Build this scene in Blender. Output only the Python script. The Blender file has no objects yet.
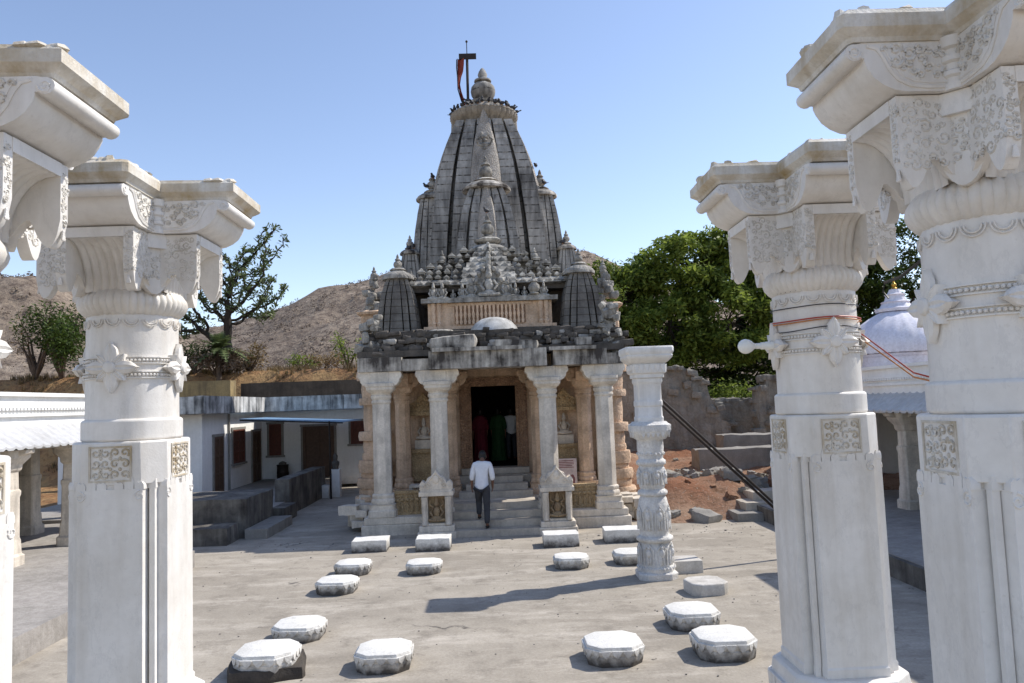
import bpy, bmesh, math, random
from mathutils import Matrix, Vector, noise
random.seed(7)
S = bpy.context.scene
COL = S.collection
R = math.radians
PI = math.pi

# ------------------------------------------------------------------ helpers
class MB:
    def __init__(s):
        s.v = []; s.f = []; s.M = Matrix()
    def add(s, vs, fs):
        o = len(s.v)
        s.v += [s.M @ Vector(p) for p in vs]
        s.f += [tuple(i + o for i in f) for f in fs]
    def box(s, x0, x1, y0, y1, z0, z1):
        s.add([(x0,y0,z0),(x1,y0,z0),(x1,y1,z0),(x0,y1,z0),(x0,y0,z1),(x1,y0,z1),(x1,y1,z1),(x0,y1,z1)],
              [(0,3,2,1),(4,5,6,7),(0,1,5,4),(1,2,6,5),(2,3,7,6),(3,0,4,7)])
    def loft(s, rings, cap0=True, cap1=True):
        n = len(rings[0]); vs = [p for r in rings for p in r]; fs = []
        for i in range(len(rings)-1):
            for j in range(n):
                k = (j+1) % n
                fs.append((i*n+j, i*n+k, (i+1)*n+k, (i+1)*n+j))
        if cap0: fs.append(tuple(range(n-1, -1, -1)))
        if cap1: fs.append(tuple((len(rings)-1)*n+j for j in range(n)))
        s.add(vs, fs)
    def lathe(s, prof, n=24, c=(0,0), ph=0.0, lob=None, sx=1, sy=1):
        rings = []
        for r, z in prof:
            ring = []
            for j in range(n):
                a = 2*PI*j/n + ph
                q = r*(lob(a) if lob else 1)
                ring.append((c[0]+sx*q*math.cos(a), c[1]+sy*q*math.sin(a), z))
            rings.append(ring)
        s.loft(rings)
    def poly_loft(s, poly, levels, c=(0,0)):
        s.loft([[(c[0]+x*k, c[1]+y*k, z) for x, y in poly] for k, z in levels])
    def prism(s, poly, o, ux, uy, d):
        o = Vector(o); ux = Vector(ux); uy = Vector(uy); d = Vector(d)
        n = len(poly)
        a = [o+ux*p[0]+uy*p[1] for p in poly]
        s.add(a+[p+d for p in a], [tuple(range(n))[::-1], tuple(range(n, 2*n))] +
              [(i, (i+1) % n, n+(i+1) % n, n+i) for i in range(n)])
    def tube(s, pts, r, n=6):
        pts = [Vector(p) for p in pts]
        m = len(pts); rings = []
        up = Vector((0.13, 0.21, 0.97))
        for i, p in enumerate(pts):
            t = (pts[min(i+1, m-1)]-pts[max(i-1, 0)])
            if t.length < 1e-9: t = Vector((0,0,1))
            t.normalize()
            a = t.cross(up)
            if a.length < 0.05: a = t.cross(Vector((1,0,0)))
            a.normalize(); b = t.cross(a)
            rr = r[i] if isinstance(r, (list, tuple)) else r
            rings.append([p+(a*math.cos(2*PI*j/n)+b*math.sin(2*PI*j/n))*rr for j in range(n)])
        s.loft(rings)
    def ball(s, c, r, n=8, m=6, amp=0.0, fr=2.0):
        if not isinstance(r, (tuple, list)): r = (r, r, r)
        rings = []
        for i in range(1, m):
            t = -PI/2+PI*i/m
            rings.append([(math.cos(t)*math.cos(2*PI*j/n), math.cos(t)*math.sin(2*PI*j/n), math.sin(t)) for j in range(n)])
        vs = [p for q in rings for p in q]+[(0,0,-1),(0,0,1)]
        fs = []
        for i in range(m-2):
            for j in range(n):
                k = (j+1) % n
                fs.append((i*n+j, i*n+k, (i+1)*n+k, (i+1)*n+j))
        b = (m-1)*n
        for j in range(n):
            k = (j+1) % n
            fs.append((b, k, j)); fs.append((b+1, (m-2)*n+j, (m-2)*n+k))
        out = []
        for p in vs:
            q = Vector(p)
            k = 1+(amp*noise.noise(q*fr+Vector(c)*3.1) if amp else 0)
            out.append((c[0]+p[0]*r[0]*k, c[1]+p[1]*r[1]*k, c[2]+p[2]*r[2]*k))
        s.add(out, fs)
    def rock(s, c, size, rz=0, amp=0.12, seg=5, fr=3.0, tilt=(0,0), round_=0.0):
        """a rough block: a subdivided box with noisy sides"""
        c = Vector(c); hx, hy, hz = [q/2 for q in size]
        T = Matrix.Rotation(rz, 3, 'Z') @ Matrix.Rotation(tilt[0], 3, 'X') @ Matrix.Rotation(tilt[1], 3, 'Y')
        idx = {}; vs = []; fs = []
        def vid(i, j, k):
            if (i,j,k) not in idx:
                p = Vector((2*i/seg-1, 2*j/seg-1, 2*k/seg-1))
                if round_:
                    q = p.normalized()*1.15
                    p = p.lerp(q, round_)
                p = Vector((p.x*hx, p.y*hy, p.z*hz))
                w = (p+c)*fr
                d = noise.noise_vector(w)*amp*min(hx, hy, hz)*2 + noise.noise_vector(w*2.7)*amp*min(hx, hy, hz)*.8
                idx[(i,j,k)] = len(vs); vs.append(c+T @ (p+d))
            return idx[(i,j,k)]
        for a in range(seg):
            for b in range(seg):
                for f in (0, seg):
                    fs.append((vid(f,a,b), vid(f,a+1,b), vid(f,a+1,b+1), vid(f,a,b+1)))
                    fs.append((vid(a,f,b), vid(a+1,f,b), vid(a+1,f,b+1), vid(a,f,b+1)))
                    fs.append((vid(a,b,f), vid(a+1,b,f), vid(a+1,b+1,f), vid(a,b+1,f)))
        s.add(vs, fs)
    def build(s, name, mat, parent=None, origin=None, smooth=35, bevel=0.0, recalc=True):
        me = bpy.data.meshes.new(name)
        off = Vector(origin) if origin is not None else (Vector(WO[parent.name]) if parent else Vector((0,0,0)))
        me.from_pydata([p-off for p in s.v], [], s.f)
        if recalc:
            bm = bmesh.new(); bm.from_mesh(me)
            bmesh.ops.recalc_face_normals(bm, faces=bm.faces)
            bm.to_mesh(me); bm.free()
        me.materials.append(mat)
        if smooth:
            me.polygons.foreach_set('use_smooth', [True]*len(me.polygons))
            me.set_sharp_from_angle(angle=R(smooth))
        o = bpy.data.objects.new(name, me); COL.objects.link(o)
        if parent: o.parent = parent
        else: o.location = off
        WO[o.name] = off
        if bevel:
            m = o.modifiers.new('bevel', 'BEVEL'); m.width = bevel; m.segments = 2
            m.limit_method = 'ANGLE'; m.angle_limit = R(40); m.harden_normals = False
        return o
WO = {}
def tag(o, label=None, cat=None, group=None, kind=None):
    if label: o['label'] = label
    if cat: o['category'] = cat
    if group: o['group'] = group
    if kind: o['kind'] = kind
    return o
def thing(name, label, cat, loc=(0,0,0), group=None):
    o = bpy.data.objects.new(name, None); COL.objects.link(o); o.location = loc
    o.empty_display_size = .2
    WO[o.name] = Vector(loc)
    return tag(o, label, cat, group)
def dup(root, loc, rz=0, label=None, sc=None):
    def rec(o, par):
        c = o.copy(); COL.objects.link(c); c.parent = par
        for ch in list(o.children): rec(ch, c)
        return c
    r = rec(root, None); r.location = loc; r.rotation_euler = (0,0,rz)
    if sc: r.scale = sc
    if label: r['label'] = label
    return r

# ------------------------------------------------------------------ materials
def nmat(name):
    m = bpy.data.materials.new(name); m.use_nodes = True
    nt = m.node_tree; b = nt.nodes['Principled BSDF']
    return m, nt, b
def nd(nt, t, **kw):
    n = nt.nodes.new(t)
    for k, v in kw.items(): setattr(n, k, v)
    return n
def noise_n(nt, vec, scale, detail=6, rough=.6):
    n = nd(nt, 'ShaderNodeTexNoise'); n.inputs['Scale'].default_value = scale
    n.inputs['Detail'].default_value = detail; n.inputs['Roughness'].default_value = rough
    nt.links.new(vec, n.inputs['Vector']); return n.outputs['Fac']
def ramp(nt, fac, a, b, ca=(0,0,0,1), cb=(1,1,1,1)):
    r = nd(nt, 'ShaderNodeValToRGB'); e = r.color_ramp.elements
    e[0].position = a; e[1].position = b; e[0].color = ca; e[1].color = cb
    nt.links.new(fac, r.inputs['Fac']); return r.outputs['Color']
def mix(nt, fac, a, b, mode='MIX'):
    m = nd(nt, 'ShaderNodeMix', data_type='RGBA', blend_type=mode)
    for sock, val in ((m.inputs[0], fac), (m.inputs[6], a), (m.inputs[7], b)):
        if hasattr(val, 'links'): nt.links.new(val, sock)
        elif isinstance(val, (int, float)): sock.default_value = val
        else: sock.default_value = (*val[:3], 1)
    return m.outputs[2]
def vmul(nt, vec, s):
    m = nd(nt, 'ShaderNodeMapping'); m.inputs['Scale'].default_value = s
    nt.links.new(vec, m.inputs['Vector']); return m.outputs['Vector']
def stone(name, c1, c2, stain=(.05,.045,.04), scale=2.0, stain_lo=.55, stain_hi=.75, streak=.5, bump=.35, bscale=40,
          rough=.85, low=None, spots=0.0, mott=.35, veins=0.0, joints=0.0, carve=0.0, carve_scale=9.0, spec=.25):
    m, nt, b = nmat(name)
    pos = nd(nt, 'ShaderNodeNewGeometry').outputs['Position']
    c = mix(nt, ramp(nt, noise_n(nt, pos, scale), .35, .68), c1, c2)
    f = noise_n(nt, pos, scale*9, 5)
    c = mix(nt, mott, c, mix(nt, ramp(nt, f, .3, .7), (.55,.53,.5), (1.15,1.15,1.15)), 'MULTIPLY')
    if streak:
        s1 = noise_n(nt, vmul(nt, pos, (5, 5, .55)), 1.0, 5)
        s2 = noise_n(nt, pos, scale*.7, 4)
        k = mix(nt, .5, ramp(nt, s1, stain_lo-.1, stain_hi), ramp(nt, s2, stain_lo-.1, stain_hi))
        k2 = mix(nt, 1.0, k, (streak,)*3, 'MULTIPLY')
        k3 = nd(nt, 'ShaderNodeMath', operation='MULTIPLY'); nt.links.new(k2, k3.inputs[0]); k3.inputs[1].default_value = 1.6; k3.use_clamp = True
        c = mix(nt, k3.outputs[0], c, stain)
    if joints:     # open bed joints, dark in broken dashes
        zz = nd(nt, 'ShaderNodeSeparateXYZ'); nt.links.new(pos, zz.inputs[0])
        m1 = nd(nt, 'ShaderNodeMath', operation='MULTIPLY_ADD'); nt.links.new(zz.outputs[2], m1.inputs[0]); m1.inputs[1].default_value = 1/.3; m1.inputs[2].default_value = -16.62
        m2 = nd(nt, 'ShaderNodeMath', operation='FRACT'); nt.links.new(m1.outputs[0], m2.inputs[0])
        m3 = nd(nt, 'ShaderNodeMath', operation='LESS_THAN'); nt.links.new(m2.outputs[0], m3.inputs[0]); m3.inputs[1].default_value = .17
        dsh = ramp(nt, noise_n(nt, vmul(nt, pos, (3.2,3.2,1.3)), 1.6, 3, .7), .50, .57)
        m4 = nd(nt, 'ShaderNodeMath', operation='MULTIPLY'); nt.links.new(m3.outputs[0], m4.inputs[0]); nt.links.new(dsh, m4.inputs[1])
        m5 = nd(nt, 'ShaderNodeMath', operation='MULTIPLY'); nt.links.new(m4.outputs[0], m5.inputs[0]); m5.inputs[1].default_value = joints
        c = mix(nt, m5.outputs[0], c, (.05,.046,.042))
    if veins:
        vn = noise_n(nt, vmul(nt, pos, (1.6,1.6,.7)), 1.4, 8, .7)
        ab = nd(nt, 'ShaderNodeMath', operation='COMPARE'); nt.links.new(vn, ab.inputs[0]); ab.inputs[1].default_value = .5; ab.inputs[2].default_value = .012
        kv = nd(nt, 'ShaderNodeMath', operation='MULTIPLY'); nt.links.new(ab.outputs[0], kv.inputs[0]); kv.inputs[1].default_value = veins
        c = mix(nt, kv.outputs[0], c, (.36,.35,.34))
        bl = ramp(nt, noise_n(nt, pos, 38, 2, .5), .70, .76)
        kb = nd(nt, 'ShaderNodeMath', operation='MULTIPLY'); nt.links.new(bl, kb.inputs[0]); kb.inputs[1].default_value = .18
        c = mix(nt, kb.outputs[0], c, (.40,.38,.35))
    if spots:
        sp = ramp(nt, noise_n(nt, pos, 22, 3), .66, .72)
        k = nd(nt, 'ShaderNodeMath', operation='MULTIPLY'); nt.links.new(sp, k.inputs[0]); k.inputs[1].default_value = spots
        c = mix(nt, k.outputs[0], c, stain)
    if low:   # grime creeping up from the ground: z0, z1
        z = nd(nt, 'ShaderNodeSeparateXYZ'); nt.links.new(pos, z.inputs[0])
        a = nd(nt, 'ShaderNodeMath', operation='MULTIPLY_ADD'); nt.links.new(noise_n(nt, pos, 7, 4), a.inputs[0])
        a.inputs[1].default_value = (low[1]-low[0])*1.8; nt.links.new(z.outputs[2], a.inputs[2])
        mr = nd(nt, 'ShaderNodeMapRange'); nt.links.new(a.outputs[0], mr.inputs[0])
        w = (low[1]-low[0])*.9
        mr.inputs[1].default_value = low[0]+w*.8; mr.inputs[2].default_value = low[1]+w*.9
        mr.inputs[3].default_value = low[2] if len(low) > 2 else .9; mr.inputs[4].default_value = 0
        c = mix(nt, mr.outputs[0], c, stain)
    nt.links.new(c, b.inputs['Base Color'])
    b.inputs['Roughness'].default_value = rough
    b.inputs['Specular IOR Level'].default_value = spec
    h = noise_n(nt, pos, bscale, 6, .65)
    bp = nd(nt, 'ShaderNodeBump'); bp.inputs['Strength'].default_value = bump; bp.inputs['Distance'].default_value = .02
    nt.links.new(h, bp.inputs['Height'])
    if carve:
        vo = nd(nt, 'ShaderNodeTexVoronoi', feature='DISTANCE_TO_EDGE'); vo.inputs['Scale'].default_value = carve_scale
        nt.links.new(pos, vo.inputs['Vector'])
        rr = ramp(nt, vo.outputs['Distance'], .02, .2)
        b2 = nd(nt, 'ShaderNodeBump'); b2.inputs['Strength'].default_value = carve; b2.inputs['Distance'].default_value = .05
        nt.links.new(rr, b2.inputs['Height']); nt.links.new(bp.outputs[0], b2.inputs['Normal'])
        nt.links.new(b2.outputs[0], b.inputs['Normal'])
        c2_ = mix(nt, .6*carve, c, mix(nt, 1.0, c, ramp(nt, vo.outputs['Distance'], .0, .12, (.35,.33,.3,1)), 'MULTIPLY'))
        nt.links.new(c2_, b.inputs['Base Color'])
    else: nt.links.new(bp.outputs[0], b.inputs['Normal'])
    return m
def plain(name, c, rough=.6, metal=0, var=.15, spec=.4, bump=.05):
    m, nt, b = nmat(name)
    pos = nd(nt, 'ShaderNodeNewGeometry').outputs['Position']
    k = ramp(nt, noise_n(nt, pos, 9, 5), .3, .7, (1-var*2,)*3+(1,), (1+var*.5,)*3+(1,))
    nt.links.new(mix(nt, 1.0, c, k, 'MULTIPLY'), b.inputs['Base Color'])
    b.inputs['Roughness'].default_value = rough; b.inputs['Metallic'].default_value = metal
    b.inputs['Specular IOR Level'].default_value = spec
    bp = nd(nt, 'ShaderNodeBump'); bp.inputs['Strength'].default_value = bump; bp.inputs['Distance'].default_value = .01
    nt.links.new(noise_n(nt, pos, 60, 4), bp.inputs['Height']); nt.links.new(bp.outputs[0], b.inputs['Normal'])
    return m
def leafmat(name, ca, cb, trans=.3):
    m, nt, b = nmat(name)
    g = nd(nt, 'ShaderNodeNewGeometry')
    c = mix(nt, ramp(nt, g.outputs['Random Per Island'], 0, 1), ca, cb)
    c = mix(nt, .5, c, ramp(nt, noise_n(nt, g.outputs['Position'], .6, 3), .35, .65, (.5,.5,.5,1), (1.3,1.3,1.2,1)), 'MULTIPLY')
    nt.links.new(c, b.inputs['Base Color']); b.inputs['Roughness'].default_value = .55
    b.inputs['Specular IOR Level'].default_value = .3
    t = nd(nt, 'ShaderNodeBsdfTranslucent'); nt.links.new(c, t.inputs['Color'])
    ms = nd(nt, 'ShaderNodeMixShader'); ms.inputs[0].default_value = trans
    nt.links.new(b.outputs[0], ms.inputs[1]); nt.links.new(t.outputs[0], ms.inputs[2])
    nt.links.new(ms.outputs[0], nt.nodes['Material Output'].inputs['Surface'])
    return m

M = {}
M['marble'] = stone('white_marble', (.82,.79,.745), (.77,.74,.69), stain=(.42,.36,.27), scale=1.6, streak=.40, stain_lo=.56, mott=.14, veins=.10, bump=.12, bscale=60, rough=.5, spots=.15, spec=.4)
M['marble_top'] = stone('weathered_marble', (.78,.75,.69), (.66,.62,.54), stain=(.36,.25,.10), scale=5, streak=.8, stain_lo=.53, mott=.25, veins=.1, bump=.35, bscale=50, rough=.7)
M['marble_rough'] = stone('carved_marble', (.80,.785,.75), (.66,.645,.61), stain=(.26,.24,.22), scale=3, streak=.5, bump=.35, bscale=45, carve=.45, carve_scale=11)
M['column_marble'] = stone('column_marble', (.82,.80,.765), (.68,.66,.625), stain=(.30,.28,.25), scale=3, streak=.45, bump=.3, bscale=45, carve=.18, carve_scale=13)
M['slab_white'] = stone('stone_base', (.84,.825,.78), (.73,.71,.66), stain=(.085,.075,.065), scale=4, streak=.12, bump=.4, bscale=40, low=(.05,.215,.97), spots=.12)
M['paleblock'] = stone('pale_block', (.68,.65,.60), (.56,.53,.48), stain=(.2,.18,.16), scale=4, streak=.4, bump=.3)
M['rockdark'] = stone('dark_rock', (.10,.085,.07), (.05,.045,.04), scale=4, streak=.4, bump=.7, bscale=18)
M['spire'] = stone('spire_stone', (.56,.535,.49), (.39,.37,.338), stain=(.05,.046,.042), scale=.8, streak=.8, stain_lo=.48, stain_hi=.76, bump=.5, bscale=22, joints=.8)
M['lattice'] = stone('spire_lattice', (.56,.515,.455), (.40,.365,.325), stain=(.07,.062,.055), scale=1.2, streak=.5, bump=.4, bscale=22, carve=.55, carve_scale=13)
M['spire_light'] = stone('bleached_stone', (.60,.57,.51), (.38,.355,.315), stain=(.045,.042,.038), scale=2.2, streak=.75, stain_lo=.48, bump=.5, bscale=25, carve=.35, carve_scale=6)
M['blackstone'] = stone('blackened_and_shade_stone', (.15,.13,.11), (.07,.062,.055), stain=(.025,.023,.02), scale=2.5, streak=.6, bump=.8, bscale=16)
M['greystone'] = stone('grey_stone', (.25,.23,.20), (.14,.13,.115), stain=(.04,.032,.03), scale=1.5, streak=.6, bump=.6, bscale=20)
M['porch'] = stone('porch_stone', (.82,.74,.63), (.68,.61,.51), stain=(.13,.11,.09), scale=2.5, streak=.5, bump=.35, bscale=35)
M['beam'] = stone('beam_stone', (.74,.69,.61), (.56,.52,.455), stain=(.06,.052,.046), scale=2.4, streak=.85, stain_lo=.48, stain_hi=.66, bump=.6, bscale=22)
M['tan'] = stone('tan_stone', (.78,.57,.40), (.64,.455,.31), stain=(.10,.075,.055), scale=2.5, streak=.5, bump=.4, bscale=30, carve=.25, carve_scale=8)
M['door'] = stone('carved_door_stone', (.46,.29,.185), (.33,.205,.13), stain=(.06,.04,.03), scale=5, streak=.4, bump=.5, bscale=40, carve=.6, carve_scale=12)
M['yellow'] = stone('yellow_stone', (.62,.46,.27), (.46,.33,.185), stain=(.12,.09,.05), scale=4, streak=.4, bump=.3, carve=.5, carve_scale=14)
M['idol'] = stone('idol_stone', (.44,.33,.20), (.26,.18,.11), stain=(.06,.04,.03), scale=6, streak=.4, bump=.4, carve=.3, carve_scale=20)
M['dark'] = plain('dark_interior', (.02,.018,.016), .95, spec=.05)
M['step'] = stone('step_stone', (.58,.52,.44), (.45,.40,.335), stain=(.12,.105,.09), scale=2, streak=.4, bump=.3)
M['white'] = stone('whitewash', (.93,.92,.89), (.88,.87,.84), stain=(.34,.30,.25), scale=1.2, streak=.15, bump=.15, mott=.12, low=(.1,.45,.4))
M['parapet'] = stone('mouldy_parapet', (.80,.79,.76), (.62,.61,.58), stain=(.08,.08,.08), scale=1.5, streak=.7, stain_lo=.51, stain_hi=.62, bump=.3)
M['lowwall'] = stone('blackened_plaster', (.30,.28,.245), (.15,.14,.125), stain=(.035,.03,.028), scale=2, streak=.8, stain_lo=.45, bump=.5)
M['ochre'] = stone('ochre_wall', (.36,.27,.13), (.25,.19,.1), stain=(.06,.05,.04), scale=2, streak=.6)
M['bwall'] = stone('dark_boundary', (.11,.09,.07), (.06,.05,.04), stain=(.03,.025,.02), scale=1.5, streak=.6, bump=.6, bscale=12)
M['rubblewall'] = stone('ruined_wall', (.35,.325,.275), (.235,.215,.18), stain=(.09,.08,.07), scale=1.8, streak=.5, bump=1.0, bscale=9, carve=.22, carve_scale=4.2)
M['concrete'] = stone('pale_concrete', (.34,.32,.29), (.27,.255,.23), stain=(.12,.11,.1), scale=3, streak=.4, bump=.4)
M['wood'] = plain('brown_wood', (.13,.075,.048), .6)
M['rwood'] = plain('red_wood', (.17,.055,.035), .55)
M['iron'] = plain('dark_iron', (.035,.026,.022), .55, .3)
M['blue'] = plain('blue_sheet', (.20,.34,.50), .5)
M['tin'] = stone('roof_tin', (.60,.60,.60), (.50,.50,.50), stain=(.3,.28,.25), scale=1, streak=.3, bump=.05, rough=.5)
M['dome'] = stone('pale_blue_dome', (.80,.79,.85), (.72,.71,.80), stain=(.3,.28,.32), scale=1.5, streak=.35, bump=.1)
M['gold'] = plain('gilded', (.55,.33,.06), .35, .8)
M['bulb'] = plain('bulb_white', (.82,.82,.78), .18, var=.02, bump=0)
M['wire_red'] = plain('red_wire', (.45,.06,.03), .5)
M['wire_or'] = plain('orange_wire', (.55,.22,.06), .5)
M['wire_bk'] = plain('black_wire', (.02,.02,.02), .5)
M['skin'] = plain('brown_skin', (.16,.08,.05), .55, var=.03)
M['hair'] = plain('black_hair', (.012,.01,.009), .5)
M['shirt'] = plain('white_shirt', (.72,.73,.76), .8, var=.06, bump=.2)
M['trouser'] = plain('grey_trousers', (.045,.047,.055), .85)
M['pink'] = plain('magenta_cloth', (.13,.008,.022), .8)
M['green'] = plain('green_cloth', (.014,.06,.015), .8)
M['red'] = plain('red_cloth', (.24,.04,.025), .8)
M['pigeon'] = plain('pigeon_grey', (.05,.052,.06), .6)
M['sign'] = plain('sign_board', (.60,.50,.48), .5)
M['signink'] = plain('sign_ink', (.24,.10,.10), .7)
M['bark'] = stone('bark', (.13,.095,.07), (.07,.05,.038), scale=4, streak=.3, bump=.8, bscale=15)
M['bark_d'] = stone('bark_dark', (.055,.042,.032), (.03,.025,.02), scale=4, streak=.3, bump=.8, bscale=15)
M['leaf'] = leafmat('leaf_green', (.07,.115,.018), (.29,.36,.07), .48)
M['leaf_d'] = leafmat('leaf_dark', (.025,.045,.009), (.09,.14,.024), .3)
M['leaf_p'] = leafmat('leaf_grey_green', (.07,.10,.035), (.17,.21,.085))
M['leaf_y'] = leafmat('leaf_dry', (.16,.105,.05), (.26,.19,.09))
M['scrub'] = leafmat('scrub', (.13,.10,.08), (.225,.178,.142), .1)

# ------------------------------------------------------------------ world, sun, camera
sun_dir = Vector((.87, .33, 1.0)).normalized()
elev = math.asin(sun_dir.z); az = math.atan2(sun_dir.x, sun_dir.y)
w = bpy.data.worlds.new('World'); S.world = w; w.use_nodes = True
nt = w.node_tree
sky = nd(nt, 'ShaderNodeTexSky', sky_type='NISHITA'); sky.sun_disc = False
sky.sun_elevation = elev; sky.sun_rotation = az; sky.altitude = 600; sky.air_density = 1.0; sky.dust_density = .45; sky.ozone_density = 1.5
skc = mix(nt, 1.0, sky.outputs[0], (1.62, 1.46, 1.42), 'MULTIPLY')
nt.links.new(skc, nt.nodes['Background'].inputs[0]); nt.nodes['Background'].inputs[1].default_value = .15
L = bpy.data.lights.new('sun', 'SUN'); L.energy = 5.0; L.angle = R(.53); L.color = (1, .95, .87)
lo = bpy.data.objects.new('sun', L); COL.objects.link(lo); lo.rotation_euler = sun_dir.to_track_quat('Z', 'Y').to_euler(); lo.location = (20, 10, 30)

cam = bpy.data.cameras.new('camera'); co = bpy.data.objects.new('camera', cam); COL.objects.link(co)
psi, pit, rol = R(1.3607), R(4.6055), .037
F = Vector((math.sin(psi)*math.cos(pit), math.cos(psi)*math.cos(pit), math.sin(pit)))
R0 = Vector((math.cos(psi), -math.sin(psi), 0)); U0 = R0.cross(F)
Rv = math.cos(rol)*R0-math.sin(rol)*U0; Uv = math.sin(rol)*R0+math.cos(rol)*U0
mw = Matrix((Rv, Uv, -F)).transposed().to_4x4(); mw.translation = (.08, 0, 3.2)
co.matrix_world = mw
cam.sensor_width = 36; cam.lens = 36*768/1024; cam.clip_end = 5000; cam.clip_start = .05
S.camera = co
S.view_settings.view_transform = 'Standard'; S.view_settings.look = 'None'; S.view_settings.exposure = 0
S.cycles.max_bounces = 6; S.cycles.diffuse_bounces = 4

# ------------------------------------------------------------------ ground, hills
RIDGE = [(-2500,200),(-900,215),(-200,238),(0,262),(40,276),(80,290),(130,314),(180,334),(205,331),(230,324),(270,311),(330,291),(370,279),(420,263),
         (500,246),(560,246),(590,251),(640,272),(700,298),(800,325),(1000,335),(1300,320),(3500,250)]
def ridge_e(t):
    u = 496+768*t
    for (a, va), (b, vb) in zip(RIDGE, RIDGE[1:]):
        if a <= u <= b:
            k = (u-a)/(b-a); v = va+(vb-va)*k
            return max(.01, (404-.037*(u-496)-v)/768)
    return .12
def sm(a, b, x):
    t = max(0, min(1, (x-a)/(b-a))); return t*t*(3-2*t)
def terr(x, y):
    z = -.03
    bank = sm(38.7, 42, y)*sm(-1, -7, x)*5.5*(1-sm(60, 90, y))
    z += bank
    z += sm(29, 40, y)*sm(3, 9, x)*1.6
    if y > 30:
        t = x/y
        Rd = 150+110*sm(-.50, -.36, t)
        e = ridge_e(t)*Rd
        d = y
        if d < Rd: h = (e+3.2-bank*0)*sm(52, Rd*1.04, d)**1.15
        else: h = (e+3.2)*(1-.55*sm(Rd, Rd*1.9, d))
        p = Vector((x*.022, y*.022, 0))
        rid = noise.fractal(p*2.2, 1, 2, 5)*4.5*sm(60, Rd*.9, d)*(1-.75*sm(Rd*.82, Rd, d))
        z = max(z, z*.5+h+rid-1.2) if h+rid > 1.2 else z
        z += noise.fractal(p*14, 1, 2, 3)*.35*sm(45, 70, d)
    return z
mb = MB()
ys = [-60, -30, 0, 15, 25, 30]+[30+i*.5 for i in range(1, 60)]+[60*1.021**i for i in range(0, 85)]+[380, 450, 600, 900, 1500, 3000]
ts = [-3.0, -2.2, -1.6, -1.2]+[-1+.0135*i for i in range(0, 149)]+[1.2, 1.6, 2.2, 3.0]
vs = []; fs = []
for y in ys:
    yy = max(y, 30)
    for t in ts:
        vs.append((t*(yy+10), y, terr(t*(yy+10), y)))
nT = len(ts)
for i in range(len(ys)-1):
    for j in range(nT-1):
        fs.append((i*nT+j, i*nT+j+1, (i+1)*nT+j+1, (i+1)*nT+j))
mb.add(vs, fs)
def hill_mat():
    m, nt, b = nmat('dry_hillside')
    pos = nd(nt, 'ShaderNodeNewGeometry').outputs['Position']
    c = mix(nt, ramp(nt, noise_n(nt, pos, .05, 6), .35, .65), (.25,.198,.150), (.335,.272,.212))
    c = mix(nt, ramp(nt, noise_n(nt, pos, .55, 6, .7), .45, .62), c, (.13,.10,.082))
    c = mix(nt, ramp(nt, noise_n(nt, pos, .14, 5, .7), .58, .70), c, (.42,.345,.275))
    c = mix(nt, ramp(nt, noise_n(nt, pos, 1.8, 4, .7), .52, .68), c, (.17,.135,.11))
    z = nd(nt, 'ShaderNodeSeparateXYZ'); nt.links.new(pos, z.inputs[0])
    far = nd(nt, 'ShaderNodeMapRange'); nt.links.new(z.outputs[1], far.inputs[0])
    far.inputs[1].default_value = 46; far.inputs[2].default_value = 62; far.inputs[3].default_value = 0; far.inputs[4].default_value = 1
    near = mix(nt, ramp(nt, noise_n(nt, pos, .6, 5), .4, .6), (.34,.19,.095), (.40,.26,.13))
    near = mix(nt, ramp(nt, noise_n(nt, pos, 5, 5), .5, .7), near, (.2,.12,.07))
    c = mix(nt, far.outputs[0], near, c)
    nt.links.new(c, b.inputs['Base Color']); b.inputs['Roughness'].default_value = 1; b.inputs['Specular IOR Level'].default_value = .05
    bp = nd(nt, 'ShaderNodeBump'); bp.inputs['Strength'].default_value = .8; bp.inputs['Distance'].default_value = 1.2
    nt.links.new(noise_n(nt, pos, .5, 8, .7), bp.inputs['Height']); nt.links.new(bp.outputs[0], b.inputs['Normal'])
    return m
tag(mb.build('hills', hill_mat(), smooth=60), kind='structure')

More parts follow.
